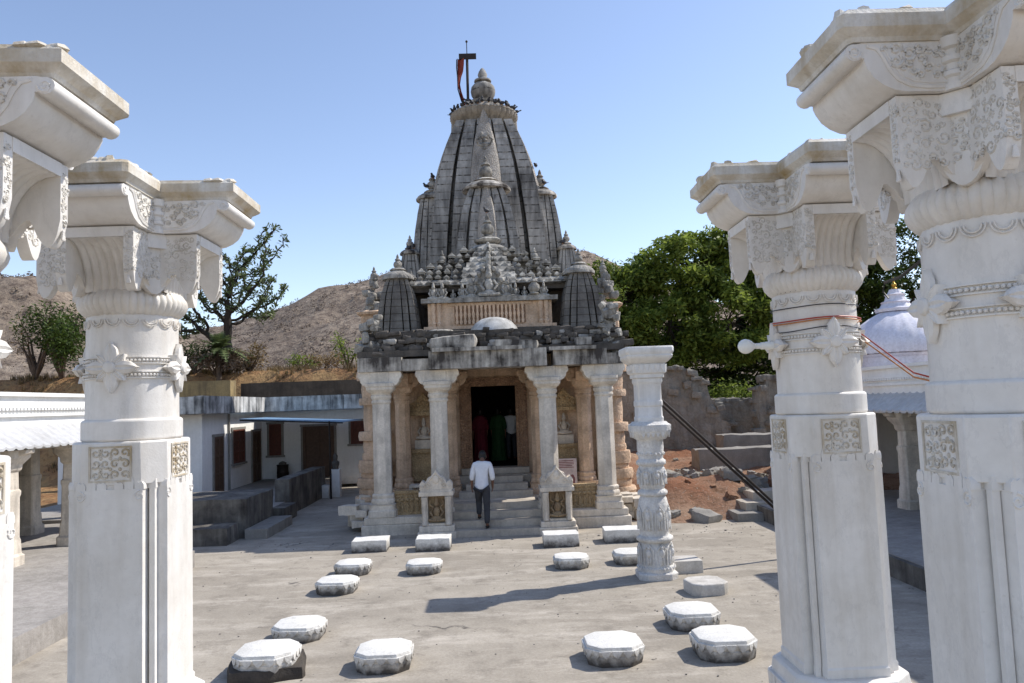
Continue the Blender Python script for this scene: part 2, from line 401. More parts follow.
def court_mat():
    m, nt, b = nmat('courtyard_concrete')
    pos = nd(nt, 'ShaderNodeNewGeometry').outputs['Position']
    c = mix(nt, ramp(nt, noise_n(nt, pos, .35, 7, .7), .40, .60), (.31,.276,.228), (.41,.367,.305))
    c = mix(nt, ramp(nt, noise_n(nt, vmul(nt, pos, (.5, 1.6, 1)), .9, 8, .75), .50, .68), c, (.52,.47,.40))
    c = mix(nt, ramp(nt, noise_n(nt, pos, 2.2, 7, .7), .52, .72), c, (.24,.212,.175))
    c = mix(nt, .4, c, ramp(nt, noise_n(nt, pos, 26, 5, .7), .3, .7, (.6,.58,.56,1), (1.2,1.2,1.2,1)), 'MULTIPLY')
    sp = ramp(nt, noise_n(nt, pos, 5.5, 3), .70, .735)
    c = mix(nt, sp, c, (.09,.08,.07))
    vo = nd(nt, 'ShaderNodeTexVoronoi', feature='DISTANCE_TO_EDGE'); vo.inputs['Scale'].default_value = .33
    wv = nd(nt, 'ShaderNodeVectorMath', operation='MULTIPLY_ADD')
    nz = nd(nt, 'ShaderNodeTexNoise'); nz.inputs['Scale'].default_value = 1.7; nz.inputs['Detail'].default_value = 6
    nt.links.new(pos, nz.inputs['Vector']); nt.links.new(nz.outputs['Color'], wv.inputs[0]); wv.inputs[1].default_value = (1.1,1.1,0); nt.links.new(pos, wv.inputs[2])
    nt.links.new(wv.outputs[0], vo.inputs['Vector'])
    crack = ramp(nt, vo.outputs['Distance'], .002, .007, (1,1,1,1), (0,0,0,1))
    cm = nd(nt, 'ShaderNodeMath', operation='MULTIPLY'); nt.links.new(crack, cm.inputs[0])
    nt.links.new(ramp(nt, noise_n(nt, pos, .6, 3), .56, .66), cm.inputs[1])
    c = mix(nt, cm.outputs[0], c, (.10,.09,.08))
    nt.links.new(c, b.inputs['Base Color']); b.inputs['Roughness'].default_value = .9; b.inputs['Specular IOR Level'].default_value = .2
    bp = nd(nt, 'ShaderNodeBump'); bp.inputs['Strength'].default_value = .35; bp.inputs['Distance'].default_value = .03
    nt.links.new(noise_n(nt, pos, 6, 9, .7), bp.inputs['Height']); nt.links.new(bp.outputs[0], b.inputs['Normal'])
    return m
mb = MB(); nx, ny = 70, 90
vs = []; fs = []
for j in range(ny+1):
    for i in range(nx+1):
        x = -13.5+27*i/nx; y = -4+40*j/ny
        vs.append((x, y, .012*noise.fractal(Vector((x*.5, y*.5, 0)), 1, 2, 3)*sm(0, 3, y)))
for j in range(ny):
    for i in range(nx): fs.append((j*(nx+1)+i, j*(nx+1)+i+1, (j+1)*(nx+1)+i+1, (j+1)*(nx+1)+i))
mb.add(vs, fs)
tag(mb.build('courtyard', court_mat(), smooth=60), kind='structure')
# raised floor the photographer stands on
mb = MB(); mb.box(-4.2, 4.2, -4, 6.2, .02, .80)
tag(mb.build('platform', M['concrete'], bevel=.02), kind='structure')
# floor terraces of the two side galleries
mb = MB(); mb.rock((-9.95, 7.4, .17), (7.1, 18.6, .36), amp=.03, seg=14, fr=1.5)
def kerbmat(): return stone('terrace_floor', (.42,.39,.36), (.33,.31,.28), stain=(.12,.11,.1), scale=1.5, streak=.4, bump=.6, bscale=18)
M['terrace'] = kerbmat()
tag(mb.build('gallery_floor', M['terrace'], smooth=50), kind='structure')
mb = MB(); mb.rock((-11.3, 19.3, .165), (4.4, 5.2, .35), amp=.03, seg=10, fr=1.5); tag(mb.build('gallery_floor', M['terrace'], smooth=50), kind='structure')
mb = MB(); mb.rock((10.4, 10.5, .17), (7.1, 23, .36), amp=.03, seg=14, fr=1.5)
tag(mb.build('gallery_floor', M['terrace'], smooth=50), kind='structure')
# red earth heap behind the courtyard on the right
def dirt_h(x, y):
    e = sm(3.0, 4.6, x)*sm(19.2, 22.0, y+.6*noise.noise(Vector((x*.7, 3, 0))))*(1-sm(13, 16, x))*(1-sm(36, 40, y))
    n = noise.fractal(Vector((x*.55, y*.55, 2)), 1, 2, 5)
    heap = .55*math.exp(-((x-5.6)/1.9)**2-((y-22.2)/1.2)**2)+.35*math.exp(-((x-4.3)/.9)**2-((y-24.5)/1.6)**2)
    return -.06+e*(.22+.085*(y-19.5)+.30*n)+heap*e
mb = MB(); vs = []; fs = []; nx, ny = 90, 100
for j in range(ny+1):
    for i in range(nx+1):
        x = 2.8+13*i/nx; y = 18.5+21*j/ny; vs.append((x, y, dirt_h(x, y)))
for j in range(ny):
    for i in range(nx): fs.append((j*(nx+1)+i, j*(nx+1)+i+1, (j+1)*(nx+1)+i+1, (j+1)*(nx+1)+i))
mb.add(vs, fs)
def dirtmat():
    m, nt, b = nmat('red_earth')
    pos = nd(nt, 'ShaderNodeNewGeometry').outputs['Position']
    c = mix(nt, ramp(nt, noise_n(nt, pos, .5, 6), .38, .62), (.29,.145,.088), (.39,.27,.19))
    c = mix(nt, ramp(nt, noise_n(nt, pos, 4, 7, .75), .48, .68), c, (.16,.085,.05))
    c = mix(nt, ramp(nt, noise_n(nt, pos, 14, 4, .7), .60, .68), c, (.42,.36,.30))
    nt.links.new(c, b.inputs['Base Color']); b.inputs['Roughness'].default_value = 1; b.inputs['Specular IOR Level'].default_value = .05
    bp = nd(nt, 'ShaderNodeBump'); bp.inputs['Strength'].default_value = .9; bp.inputs['Distance'].default_value = .12
    nt.links.new(noise_n(nt, pos, 5, 8, .75), bp.inputs['Height']); nt.links.new(bp.outputs[0], b.inputs['Normal'])
    return m
M['dirt'] = dirtmat()
tag(mb.build('earth_heap', M['dirt'], smooth=60), kind='structure')

# ------------------------------------------------------------------ carved ornaments
def spiral(mb, o, ux, uy, r, turns=1.4, tr=.008, sgn=1, a0=0, n=14):
    o = Vector(o); ux = Vector(ux); uy = Vector(uy); pts = []; rad = []
    for i in range(n+1):
        t = i/n; a = a0+sgn*turns*2*PI*t; q = r*(1-.82*t)
        pts.append(o+ux*math.cos(a)*q+uy*math.sin(a)*q); rad.append(tr*(1-.35*t))
    mb.tube(pts, rad, 5)
def leaf_shape(mb, o, ux, uy, nrm, length, width, ang, h):
    """one raised petal: pointed outline with a ridge"""
    o = Vector(o); ux = Vector(ux); uy = Vector(uy); nrm = Vector(nrm)
    d = ux*math.cos(ang)+uy*math.sin(ang); s = -ux*math.sin(ang)+uy*math.cos(ang)
    prof = [(0,.35),(.25,.8),(.5,1),(.72,.85),(.9,.4),(1,.02)]
    rings = []
    for t, wd in prof:
        c = o+d*length*t; q = width*wd/2; hh = h*(1-.35*t)
        rings.append([c-s*q-nrm*.012, c-s*q*.92+nrm*hh*.55, c-s*q*.35+nrm*hh*.95, c+nrm*hh*.7, c+s*q*.35+nrm*hh*.95, c+s*q*.92+nrm*hh*.55, c+s*q-nrm*.012])
    mb.loft(rings)
def medallion(mb, o, ux, uy, nrm, r):
    O = Vector(o); X = Vector(ux); Y = Vector(uy); N = Vector(nrm)
    pts = []
    for k in range(16):
        a = PI/8*k; q = (1.02, .55, .74, .55)[k % 4]*r; pts.append((q*math.cos(a), q*math.sin(a)))
    mb.prism(pts, O-N*.03, X, Y, N*.05)
    for k in range(4): leaf_shape(mb, O+N*.016, ux, uy, nrm, r*.74, r*.36, PI/4+k*PI/2, .035)
    for k in range(4): leaf_shape(mb, O+N*.016, ux, uy, nrm, r*1.0, r*.56, k*PI/2, .036)
    o = Vector(o); ux = Vector(ux); uy = Vector(uy); nrm = Vector(nrm)
    rings = []
    for q, h in ((.24,-.01),(.24,.052),(.19,.064),(.08,.068)):
        rings.append([o+(ux*math.cos(a)+uy*math.sin(a))*r*q+nrm*h for a in [2*PI*i/14 for i in range(14)]])
    mb.loft(rings)
def pendants(mb, o, ux, nrm, width, z, n, depth, th=.012):
    """a row of hanging pointed scallops along ux, top edge at z"""
    o = Vector(o); ux = Vector(ux); nrm = Vector(nrm); wv = width/n
    for i in range(n):
        c = -width/2+wv*(i+.5); pts = []
        for k in range(9):
            a = k/8; pts.append((c-wv*.47+wv*.94*a, -depth*(math.sin(PI*a)**.7)*(1 if k != 4 else 1.22)))
        pts += [(c+wv*.47, .012), (c-wv*.47, .012)]
        mb.prism(pts, o+Vector((0,0,z)), ux, (0,0,1), nrm*th)

def oct_stone(mb, w=.75, h=.30, ch=.17, carve=True, z0=0.0, round_bot=True):
    """a square carved pillar base with cut corners"""
    a = w/2; c = a-ch
    P = [(-c,-a),(c,-a),(a,-c),(a,c),(c,a),(-c,a),(-a,c),(-a,-c)]
    H = h
    lev = [(.93, z0), (.97, z0+H*.25), (.99, z0+H*.5), (.96, z0+H*.56), (1.0, z0+H*.62), (1.02, z0+H*.80), (.97, z0+H*.82), (.97, z0+H*.86), (.95, z0+H*.97), (.90, z0+H)]
    mb.poly_loft(P, lev)
    if carve:
        for k in range(4):
            A = k*PI/2; n = Vector((math.sin(A), -math.cos(A), 0)); u = Vector((math.cos(A), math.sin(A), 0))
            pendants(mb, n*a*1.0, u, n, 2*c*1.0, z0+H*.80, 3, H*.30, .022)
            A += PI/4; n = Vector((math.sin(A), -math.cos(A), 0)); u = Vector((math.cos(A), math.sin(A), 0))
            dd = (a+c)/math.sqrt(2)
            pendants(mb, n*dd*1.0, u, n, ch*1.414*.98, z0+H*.80, 2, H*.30, .022)

# ------------------------------------------------------------------ the four new white pillars
def redent(b, a, c):
    q = [(-a,-b),(a,-b),(a,-c),(c,-c),(c,-a)]
    P = []
    for k in range(4):
        ca, sa = round(math.cos(k*PI/2)), round(math.sin(k*PI/2))
        pts = [(-a,-b),(a,-b),(a,-c),(c,-c)] if c*2 > 1 else [(-a,-b),(a,-b),(a,-c+.05),(a+.018,-c+.05),(a+.018,-c),(c,-c),(c,-a-.018),(c-.05,-a-.018)]
        P += [(x*ca-y*sa, x*sa+y*ca) for x, y in pts]
    return P
def octagon(ap, chf=None):
    a = ap; c = ap*(math.sqrt(2)-1) if chf is None else chf
    return [(-c,-a),(c,-a),(a,-c),(a,c),(c,a),(-c,a),(-a,c),(-a,-c)]
pillar = thing('marble_pillar', 'white marble pillar with flower medallions standing left of the spire, its whole capital in view', 'pillar', (0,0,0), 'new white pillars around the platform')
mb = MB(); oct_stone(mb, .94, .62, .2, True, -.30); mb.build('base', M['marble'], pillar, bevel=.006)
mb = MB()
mb.poly_loft(redent(.368, .24, .30), [(1.015, .32), (1.015, .38), (.985, .395), (.985, 1.90)])
# shoulders at the head of each face
mb.poly_loft(redent(.345, .23, .28), [(1.0, 1.88), (1.0, 1.96)])
for k in range(4):
    mb.M = Matrix.Rotation(k*PI/2, 4, 'Z')
    for sx in (-1, 1):
        for i, hh in enumerate((.06, .10, .06)):
            x = sx*(.06+.07*i)
            mb.prism([(-.034,0),(-.034,hh*.6),(-.018,hh),(0,hh*.85),(.018,hh),(.034,hh*.6),(.034,0)], (x*1.05, -.362, 1.895), (1,0,0), (0,0,1), (0,.05,0))
        spiral(mb, (sx*.215, -.363, 1.85), (1,0,0), (0,0,1), .04, 1.3, .008, sx, PI/2)
    # cusped tops of the corner fins
    mb.prism([(-.05,0),(-.05,.08),(-.02,.05),(0,.10),(.03,.04),(.05,.07),(.05,0)], (.25, -.292, 1.895), (1,0,0), (0,0,1), (0,.06,0))
mb.M = Matrix()
mb.build('pedestal', M['marble'], pillar, bevel=.005)
mb = MB(); mb.poly_loft(octagon(.355, .215), [(1, 1.93), (1, 2.235), (.97, 2.25)])
blk = mb.build('pedestal_block', M['marble'], pillar, bevel=.006)
mb = MB()
for k in range(4):
    mb.M = Matrix.Rotation(k*PI/2, 4, 'Z'); y = -.356
    for a0, a1, b0, b1 in ((-.155,.155,1.955,1.968),(-.155,.155,2.205,2.218),(-.155,-.142,1.968,2.205),(.142,.155,1.968,2.205)): mb.box(a0, a1, y-.008, y+.02, b0, b1)
    for i in range(4):
        for j in range(3):
            spiral(mb, (-.105+.07*i, y-.002, 2.008+.08*j), (1,0,0), (0,0,1), .036, 1.1, .009, 1 if (i+j) % 2 else -1, PI/4+PI/2*((i+2*j) % 4), 9)
    for i in range(3):
        for j in range(2): mb.ball((-.07+.07*i, y, 2.048+.08*j), (.014,.01,.014), 6, 4)
mb.M = Matrix()
mb.build('carved_panel', M['marble_top'], pillar)
ngon16 = lambda q: [(q*math.cos(PI/8*(i+.5)), q*math.sin(PI/8*(i+.5))) for i in range(16)]
mb = MB(); mb.poly_loft(ngon16(.362), [(.96, 2.25), (1, 2.262), (1, 2.40), (.955, 2.415)]); mb.build('collar', M['marble'], pillar, bevel=.006)
mb = MB(); mb.poly_loft(ngon16(.336), [(1, 2.40), (.985, 3.15), (.99, 3.19), (.93, 3.235)])
zc = 2.80
for k in range(16):
    mb.M = Matrix.Rotation(k*PI/8, 4, 'Z')
    for dz in (-.055, .055):
        for i in range(5): mb.ball((-.052+.026*i, -.337, zc+dz), (.0125,.014,.0125), 6, 4)
        mb.box(-.068, .068, -.344, -.32, zc+dz-.026, zc+dz-.019); mb.box(-.068, .068, -.344, -.32, zc+dz+.019, zc+dz+.026)
    for rr in (.058, .04): mb.tube([(rr*math.cos(a), -.336, 3.17+rr*math.sin(a)) for a in [PI+PI*j/9 for j in range(10)]], .0055, 4)
mb.M = Matrix()
shaft = mb.build('shaft', M['marble'], pillar)
for k in range(4):
    A = k*PI/2; n = Vector((math.sin(A), -math.cos(A), 0)); u = Vector((math.cos(A), math.sin(A), 0))
    mb = MB(); medallion(mb, n*.338+Vector((0,0,zc)), u, (0,0,1), n, .19); mb.build('medallion', M['marble'], pillar)
mb = MB()
NL = 44
lob = lambda a: 1+.035*abs(math.cos(a*NL/2))**.8
mb.lathe([(.31,3.20),(.345,3.225),(.375,3.265),(.385,3.30),(.375,3.34),(.345,3.385),(.32,3.40)], NL*6, lob=lob)
mb.build('fluted_ring', M['marble'], pillar, smooth=60)
# lower capital: four short arms with hanging cheeks and a fluted hollow between them
mb = MB()
mb.poly_loft(octagon(.33), [(1, 3.37), (1.02, 3.81)])
def lobe(r0, r1, zb, d, n=7): return [(r0+(r1-r0)*i/n, zb-d*math.sin(PI*i/n)**.75) for i in range(n+1)]
cheek = [(.26,3.808),(.60,3.808),(.60,3.50)]+[(.60-.16*t, 3.50-.15*math.sin(PI*min(1,t*1.0)**.75)) for t in [i/9 for i in range(1,10)]]+[(.42,3.50),(.38,3.47),(.345,3.42),(.30,3.39),(.26,3.385)]
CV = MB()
M['carved'] = stone('carved_grimy_shaded_marble', (.76,.73,.675), (.68,.65,.59), stain=(.36,.30,.22), scale=6, streak=.5, bump=.2)  # darker than the plain marble: relief shading put into the colour, plus stains
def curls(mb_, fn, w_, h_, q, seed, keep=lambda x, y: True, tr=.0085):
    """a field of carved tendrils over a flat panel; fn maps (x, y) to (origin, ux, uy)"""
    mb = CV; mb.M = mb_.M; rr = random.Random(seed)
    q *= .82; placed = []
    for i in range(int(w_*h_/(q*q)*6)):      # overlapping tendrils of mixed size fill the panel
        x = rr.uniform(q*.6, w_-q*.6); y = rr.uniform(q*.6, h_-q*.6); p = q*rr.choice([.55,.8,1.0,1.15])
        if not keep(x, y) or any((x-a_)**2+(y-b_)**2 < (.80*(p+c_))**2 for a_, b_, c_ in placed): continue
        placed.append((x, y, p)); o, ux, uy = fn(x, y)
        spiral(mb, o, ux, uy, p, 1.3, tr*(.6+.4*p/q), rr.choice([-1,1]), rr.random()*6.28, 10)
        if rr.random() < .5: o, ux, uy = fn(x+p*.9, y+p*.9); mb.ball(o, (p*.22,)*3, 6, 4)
for k in range(4):
    mb.M = Matrix.Rotation(k*PI/2, 4, 'Z')
    for sy in (-1, 1):
        y0 = .205 if sy > 0 else -.275
        mb.prism(cheek, (0, y0, 0), (1,0,0), (0,0,1), (0, .07, 0))
        yo = .2725 if sy > 0 else -.2725
        curls(mb, lambda x, y: ((.34+x, yo, 3.44+y), (1,0,0), (0,0,1)), .25, .36, .040, 4+k)
        curls(mb, lambda x, y: ((.598, sy*(.205+y), 3.47+x), (0,sy,0), (0,0,1)), .31, .07, .03, 9+k)
        for i in range(4): mb.ball((.597, sy*.24, 3.40+.012*i), (.01,.02-.003*i,.014), 6, 4)
    mb.box(.33, .604, -.21, .21, 3.735, 3.808)
    # fluted hollow
    rows = 9; cols = 57; vs = []; fs = []
    for i in range(rows):
        t = i/(rows-1); r0 = .575-.25*math.sin(t*PI/2)**.9; z = 3.74-.36*(1-math.cos(t*PI/2))**.95
        for j in range(cols):
            yv = -.208+.416*j/(cols-1); fl = .016*abs(math.sin(7*PI*j/(cols-1)))
            vs.append((r0+fl, yv, z-fl*.5))
    for i in range(rows-1):
        for j in range(cols-1): fs.append((i*cols+j, i*cols+j+1, (i+1)*cols+j+1, (i+1)*cols+j))
    mb.add(vs, fs)
    # corner post with pointed drop
    mb.M = Matrix.Rotation(k*PI/2+PI/4, 4, 'Z')
    for dx in (-1, 1): pass
    mb.prism([(-.10,3.808),(.10,3.808)]+lobe(.10,-.10,3.47,.12,9), (.28, 0, 0), (0,1,0), (0,0,1), (.145,0,0))
    mb.box(.30, .46, -.085, .085, 3.70, 3.807)
    curls(mb, lambda x, y: ((.424, -.075+x, 3.46+y), (0,1,0), (0,0,1)), .15, .22, .034, 15+k)
mb.M = Matrix()
mb.build('capital', M['marble'], pillar, smooth=40)
# upper capital: four scrolled brackets
for k in range(4):
    mb = MB(); mb.M = Matrix.Rotation(k*PI/2, 4, 'Z')
    prof = [(.20,3.812),(.56,3.815),(.62,3.825),(.675,3.85),(.72,3.885),(.75,3.93),(.765,3.965),(.765,3.985),(.782,3.985)]
    for a in range(9):
        t = -PI*.62+PI*1.2*a/8; prof.append((.812+.048*math.cos(t), 4.015+.042*math.sin(t)))
    prof += [(.77,4.062),(.20,4.062)]
    mb.prism(prof, (0,-.315,0), (1,0,0), (0,0,1), (0,.63,0))
    for sy in (-1, 1):
        y = sy*.314
        cur = [(.33,3.835),(.46,3.835),(.54,3.845),(.60,3.875),(.64,3.925),(.668,3.985),(.70,4.03),(.75,4.045)]
        mb.tube([(r, y, z) for r, z in cur], .011, 5)
        mb.tube([(r-.02, y, z+.022) for r, z in cur[:-1]], .006, 5)
        spiral(mb, (.812, y, 4.015), (1,0,0), (0,0,1), .036, 1.5, .008, 1, PI)
        curls(mb, lambda x, z: ((.33+x, y, 3.865+z), (1,0,0), (0,0,1)), .36, .19, .042, 31, lambda x, z: x < .20+.8*z, .0115)
    mb.M = Matrix()
    mb.build('bracket', M['marble'], pillar, smooth=40)
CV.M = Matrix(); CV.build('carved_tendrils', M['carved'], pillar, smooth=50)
mb = MB()
for k in range(4):
    mb.M = Matrix.Rotation(k*PI/2+PI/4, 4, 'Z')
    mb.lathe([(.06,3.81),(.06,3.84),(.045,3.845),(.045,3.87),(.062,3.88),(.062,3.90),(.046,3.91),(.046,3.94),(.064,3.95),(.064,3.975),(.046,3.98),(.046,4.01),(.066,4.02),(.07,4.07)], 12, c=(.44, 0))
mb.M = Matrix(); mb.build('colonnettes', M['marble'], pillar)
# cross-shaped top slab
def cross(e, h, c): 
    P = []
    for k in range(4):
        ca, sa = round(math.cos(k*PI/2)), round(math.sin(k*PI/2))
        P += [(x*ca-y*sa, x*sa+y*ca) for x, y in [(e,-h+c),(e,h-c),(e-c*.6,h),(h,h)]]
    return P
mb = MB()
mb.loft([[(x, y, z) for x, y in cross(e, h, .035)] for e, h, z in ((.84,.325,4.063),(.85,.33,4.085),(.895,.365,4.115),(.90,.37,4.12),(.90,.37,4.185),(.875,.355,4.205),(.865,.35,4.215))])
rnd = random.Random(5)
for i in range(60):
    k = rnd.randrange(4); mb.M = Matrix.Rotation(k*PI/2, 4, 'Z')
    e = rnd.choice([0,1])
    if e: x, y = .80+.05*rnd.random(), rnd.uniform(-.3,.3)
    else: x, y = rnd.uniform(.4,.84), rnd.choice([-1,1])*rnd.uniform(.28,.33)
    q = rnd.uniform(.018,.05)
    mb.ball((x, y, 4.212), (q*1.2, q, q*rnd.uniform(.4,.9)), 6, 5, .6, 3)
mb.M = Matrix()
mb.build('top_slab', M['marble_top'], pillar, smooth=30)
pillar.location = (-2.75, 6.08, .80); pillar.scale = (1,1,.99)
p_r = dup(pillar, (2.78, 6.37, .68), 0, 'white marble pillar with a light bulb and red wire tied round it, left of the rightmost pillar', (1,1,1.041))
p_rn = dup(pillar, (2.75, 4.0, .73), 0, 'nearest right white marble pillar, cut off by the right edge of the photo', (1,1,1.036))
p_ln = dup(pillar, (-2.805, 3.87, .80), 0, 'nearest left white marble pillar, only its capital and a sunlit strip in view')

# things tied to the right pillar
t = thing('light_bulb', 'white glass light bulb sticking out sideways from the wired pillar', 'light bulb', (2.40, 6.35, 3.63))
mb = MB(); mb.M = Matrix.Translation((2.34, 6.33, 3.60)) @ Matrix.Rotation(R(-90), 4, 'Y')
mb.lathe([(.02,.075),(.022,.09),(.030,.105),(.045,.12),(.058,.145),(.062,.17),(.056,.198),(.038,.22),(.012,.232),(.001,.234)], 20)
mb.build('glass_bulb', M['bulb'], t, smooth=80)
mb = MB(); mb.M = Matrix.Translation((2.34, 6.33, 3.60)) @ Matrix.Rotation(R(-90), 4, 'Y')
mb.lathe([(.034,-.1),(.034,0),(.030,.005),(.030,.04),(.024,.045),(.024,.085)], 14)
mb.build('holder', M['bulb'], t, smooth=40)
def wrap(z0, z1, r, cx, cy, n=48, a0=0, turns=1.0, sag=.0):
    P = octagon(.375); out = []
    for i in range(n+1):
        t = i/n; a = a0+2*PI*turns*t
        # radius of the octagon along this direction
        q = (a/(PI/4)) % 1.0
        ap = r/math.cos((q-.5)*PI/4*1.0) if False else r*1.012
        out.append((cx+ap*math.cos(a), cy+ap*math.sin(a), z0+(z1-z0)*t+sag*math.sin(3*a)))
    return out
mb = MB(); mb.tube(wrap(3.78, 3.80, .352, 2.78, 6.37, 64, PI/2, 1, .006)+[(2.86,6.72,3.77),(3.12,6.25,3.66),(3.0,5.3,3.31),(3.05,4.9,3.22)], .006, 5)
tag(mb.build('wire', M['wire_red'], origin=(2.82,6.35,3.78)), 'red wire looped once round the right pillar above its flowers', 'wire')
mb = MB(); mb.tube(wrap(3.765, 3.78, .354, 2.78, 6.37, 64, PI/2, 1, .008)+[(2.9,6.70,3.72),(3.11,6.2,3.60),(3.0,5.3,3.28),(3.05,4.9,3.2)], .006, 5)
tag(mb.build('wire', M['wire_or'], origin=(2.82,6.35,3.76)), 'orange wire looped just below the red one on the right pillar', 'wire')
mb = MB(); mb.tube(wrap(3.89, 3.90, .342, 2.78, 6.37, 64, PI/2, 1, .005), .0045, 5)
mb.tube(wrap(4.03, 4.035, .325, 2.78, 6.37, 64, PI/2, 1, .003), .006, 5)
mb.tube(wrap(3.70, 3.72, .349, 2.78, 6.37, 64, PI/2, 1, .012), .0045, 5)
tag(mb.build('wire', M['wire_bk'], origin=(2.82,6.35,3.9)), 'thin black wire wound round the neck of the pillar with the bulb', 'wire')
mb = MB(); mb.tube(wrap(4.03, 4.04, .328, 2.80, 4.03, 64, PI/2, 1, .003), .007, 5)
tag(mb.build('wire', M['wire_bk'], origin=(2.82,4.05,4.0)), 'black wire round the neck of the nearest right pillar', 'wire')
mb = MB(); mb.tube([(3.21,6.0,4.05),(3.12,5.6,4.03),(2.98,5.0,4.07),(2.86,4.40,4.15)], .012, 6)
mb.tube([(3.21,6.0,4.05),(3.2,6.02,3.98),(3.22,5.98,3.92)], .007, 5)
tag(mb.build('cable', M['wire_bk'], origin=(3.2,6.0,4.05)), 'thick black cable strung between the two right pillars', 'cable')

# ------------------------------------------------------------------ pillar base stones on the courtyard floor
G = 'carved pillar bases left on the courtyard floor'
first = None
STN = [(-2.85,10.0,.80,'carved white base stone sitting on a dark rough rock, lowest left in the courtyard'),
       (-2.82,11.45,.76,'carved white base stone just behind the one on the dark rock'),
       (-2.84,14.15,.76,'carved white base stone of the left line, the nearer of a close pair'),
       (-2.83,15.62,.74,'carved white base stone of the left line, the farther of a close pair'),
       (-1.42,10.08,.76,'carved white base stone nearest the camera left of the centre aisle'),
       (-1.42,15.42,.74,'lone carved white base stone left of the aisle, before the left shrine block'),
       (1.42,9.95,.78,'carved white base stone nearest the camera right of the centre aisle'),
       (1.43,15.34,.74,'lone carved white base stone right of the aisle, in front of the right shrine block'),
       (2.80,9.95,.80,'largest carved white base stone, near the foot of the pillar with the bulb'),
       (2.73,11.22,.78,'carved white base stone just behind the largest right one'),
       (2.62,15.5,.74,'carved white base stone half hidden behind the free-standing carved column')]
for i, (x, y, s_, lab) in enumerate(STN):
    z = .06 if i == 0 else -.01
    if first is None:
        mb = MB(); oct_stone(mb, 1.0, .40, .22)
        for v in mb.v:
            v += noise.noise_vector(v*6)*.010
        first = mb.build('pillar_base', M['slab_white'], origin=(0,0,0), smooth=35, bevel=.006)
        tag(first, lab, 'base stone', G); o = first
    else:
        o = first.copy(); COL.objects.link(o); o['label'] = lab
    s_ *= .90; o.location = (x, y-.17, z); o.scale = (s_, s_, s_*random.uniform(.84,.95)); o.rotation_euler = (0,0,random.choice([0,1,2,3])*PI/2+random.uniform(-.05,.05))
mb = MB(); mb.rock((-2.86,9.85,.03), (.90,.82,.22), .2, .16, 8, 3.5, round_=.25)
tag(mb.build('rock', M['rockdark'], origin=(-2.88,10.2,0)), 'dark rough rock under the lowest left base stone', 'rock')
for (x, y, sx, sy, h, lab) in ((-2.87,17.85,.78,.62,.27,'plain white rectangular block in front of the left porch column'),
                           (-1.43,17.65,.76,.6,.29,'plain white rectangular block in front of the left shrine block'),
                           (1.42,17.52,.78,.6,.29,'plain white rectangular block in front of the right shrine block'),
                           (2.83,17.72,.82,.6,.30,'plain white rectangular block in front of the right porch column')):
    mb = MB(); mb.rock((x, y, h/2-.01), (sx, sy, h), random.uniform(-.04,.04), .05, 7, 5)
    tag(mb.build('stone_block', M['slab_white'], origin=(x, y, 0), bevel=.01), lab, 'stone block', 'plain blocks before the porch steps')
mb = MB(); mb.M = Matrix.Translation((3.42,12.85,0)) @ Matrix.Rotation(.15, 4, 'Z'); mb.poly_loft(octagon(.31,.19), [(.97,-.02),(1,.02),(1,.17),(.96,.19)])
tag(mb.build('stone_slab', M['paleblock'], origin=(3.42,12.85,0), bevel=.012), 'smooth plain eight sided slab lying right of the carved column foot', 'stone slab')
mb = MB(); mb.rock((3.42,14.42,.11), (.62,.5,.24), .05, .03, 5)
tag(mb.build('stone_block', M['paleblock'], origin=(3.42,14.42,0), bevel=.01), 'small pale square block behind the foot of the free-standing carved column', 'stone block')

# ------------------------------------------------------------------ free-standing carved column
t = thing('carved_column', 'free-standing grey white carved column with a flat capital, alone in the courtyard', 'column', (2.86,14.05,0))
sq = lambda h, c=.06: [(-h+c,-h),(h-c,-h),(h,-h+c),(h,h-c),(h-c,h),(-h+c,h),(-h,h-c),(-h,-h+c)]
cx, cy = 2.86, 14.05
mb = MB()
mb.poly_loft(octagon(.40,.24), [(.98,-.02),(1,.03),(1,.10),(.94,.12)], (cx,cy)); mb.build('base', M['column_marble'], t, bevel=.008)
mb = MB(); lb = lambda a: 1+.03*math.cos(8*a)
prof = [(.37,.10),(.385,.16),(.37,.20),(.345,.23),(.352,.45),(.325,.58),(.30,.63),(.365,.66),(.375,.69),(.365,.72),(.30,.75),(.295,.80),(.318,1.0),(.315,1.25),(.28,1.40),(.245,1.45),(.30,1.47),(.31,1.50),(.30,1.53),(.24,1.57),
        (.265,1.62),(.285,1.85),(.25,1.98),(.30,2.01),(.31,2.04),(.30,2.07),(.25,2.11),(.275,2.3),(.27,2.44),(.30,2.48)]
mb.lathe(prof, 32, (cx,cy), lob=lb)
for ring, (z, n, rr, hh) in enumerate(((.42,8,.35,.34),(1.05,8,.32,.40),(1.78,8,.28,.26))):   # standing figures and niches in relief
    for k in range(n):
        a = 2*PI*k/n+.2; d = Vector((math.cos(a), math.sin(a), 0)); c = Vector((cx,cy,z))+d*rr; s_ = Vector((-d.y, d.x, 0))
        mb.ball(c+Vector((0,0,hh*.40)), (.035,.035,.04), 7, 5); mb.ball(c+Vector((0,0,hh*.12)), (.06,.05,hh*.24), 7, 5)
        mb.ball(c+s_*.025-Vector((0,0,hh*.25)), (.028,.03,hh*.25), 6, 5); mb.ball(c-s_*.025-Vector((0,0,hh*.25)), (.028,.03,hh*.25), 6, 5)
        mb.tube([c+s_*.10-Vector((0,0,hh*.5)), c+s_*.10+Vector((0,0,hh*.3)), c+Vector((0,0,hh*.58)), c-s_*.10+Vector((0,0,hh*.3)), c-s_*.10-Vector((0,0,hh*.5))], .016, 5)
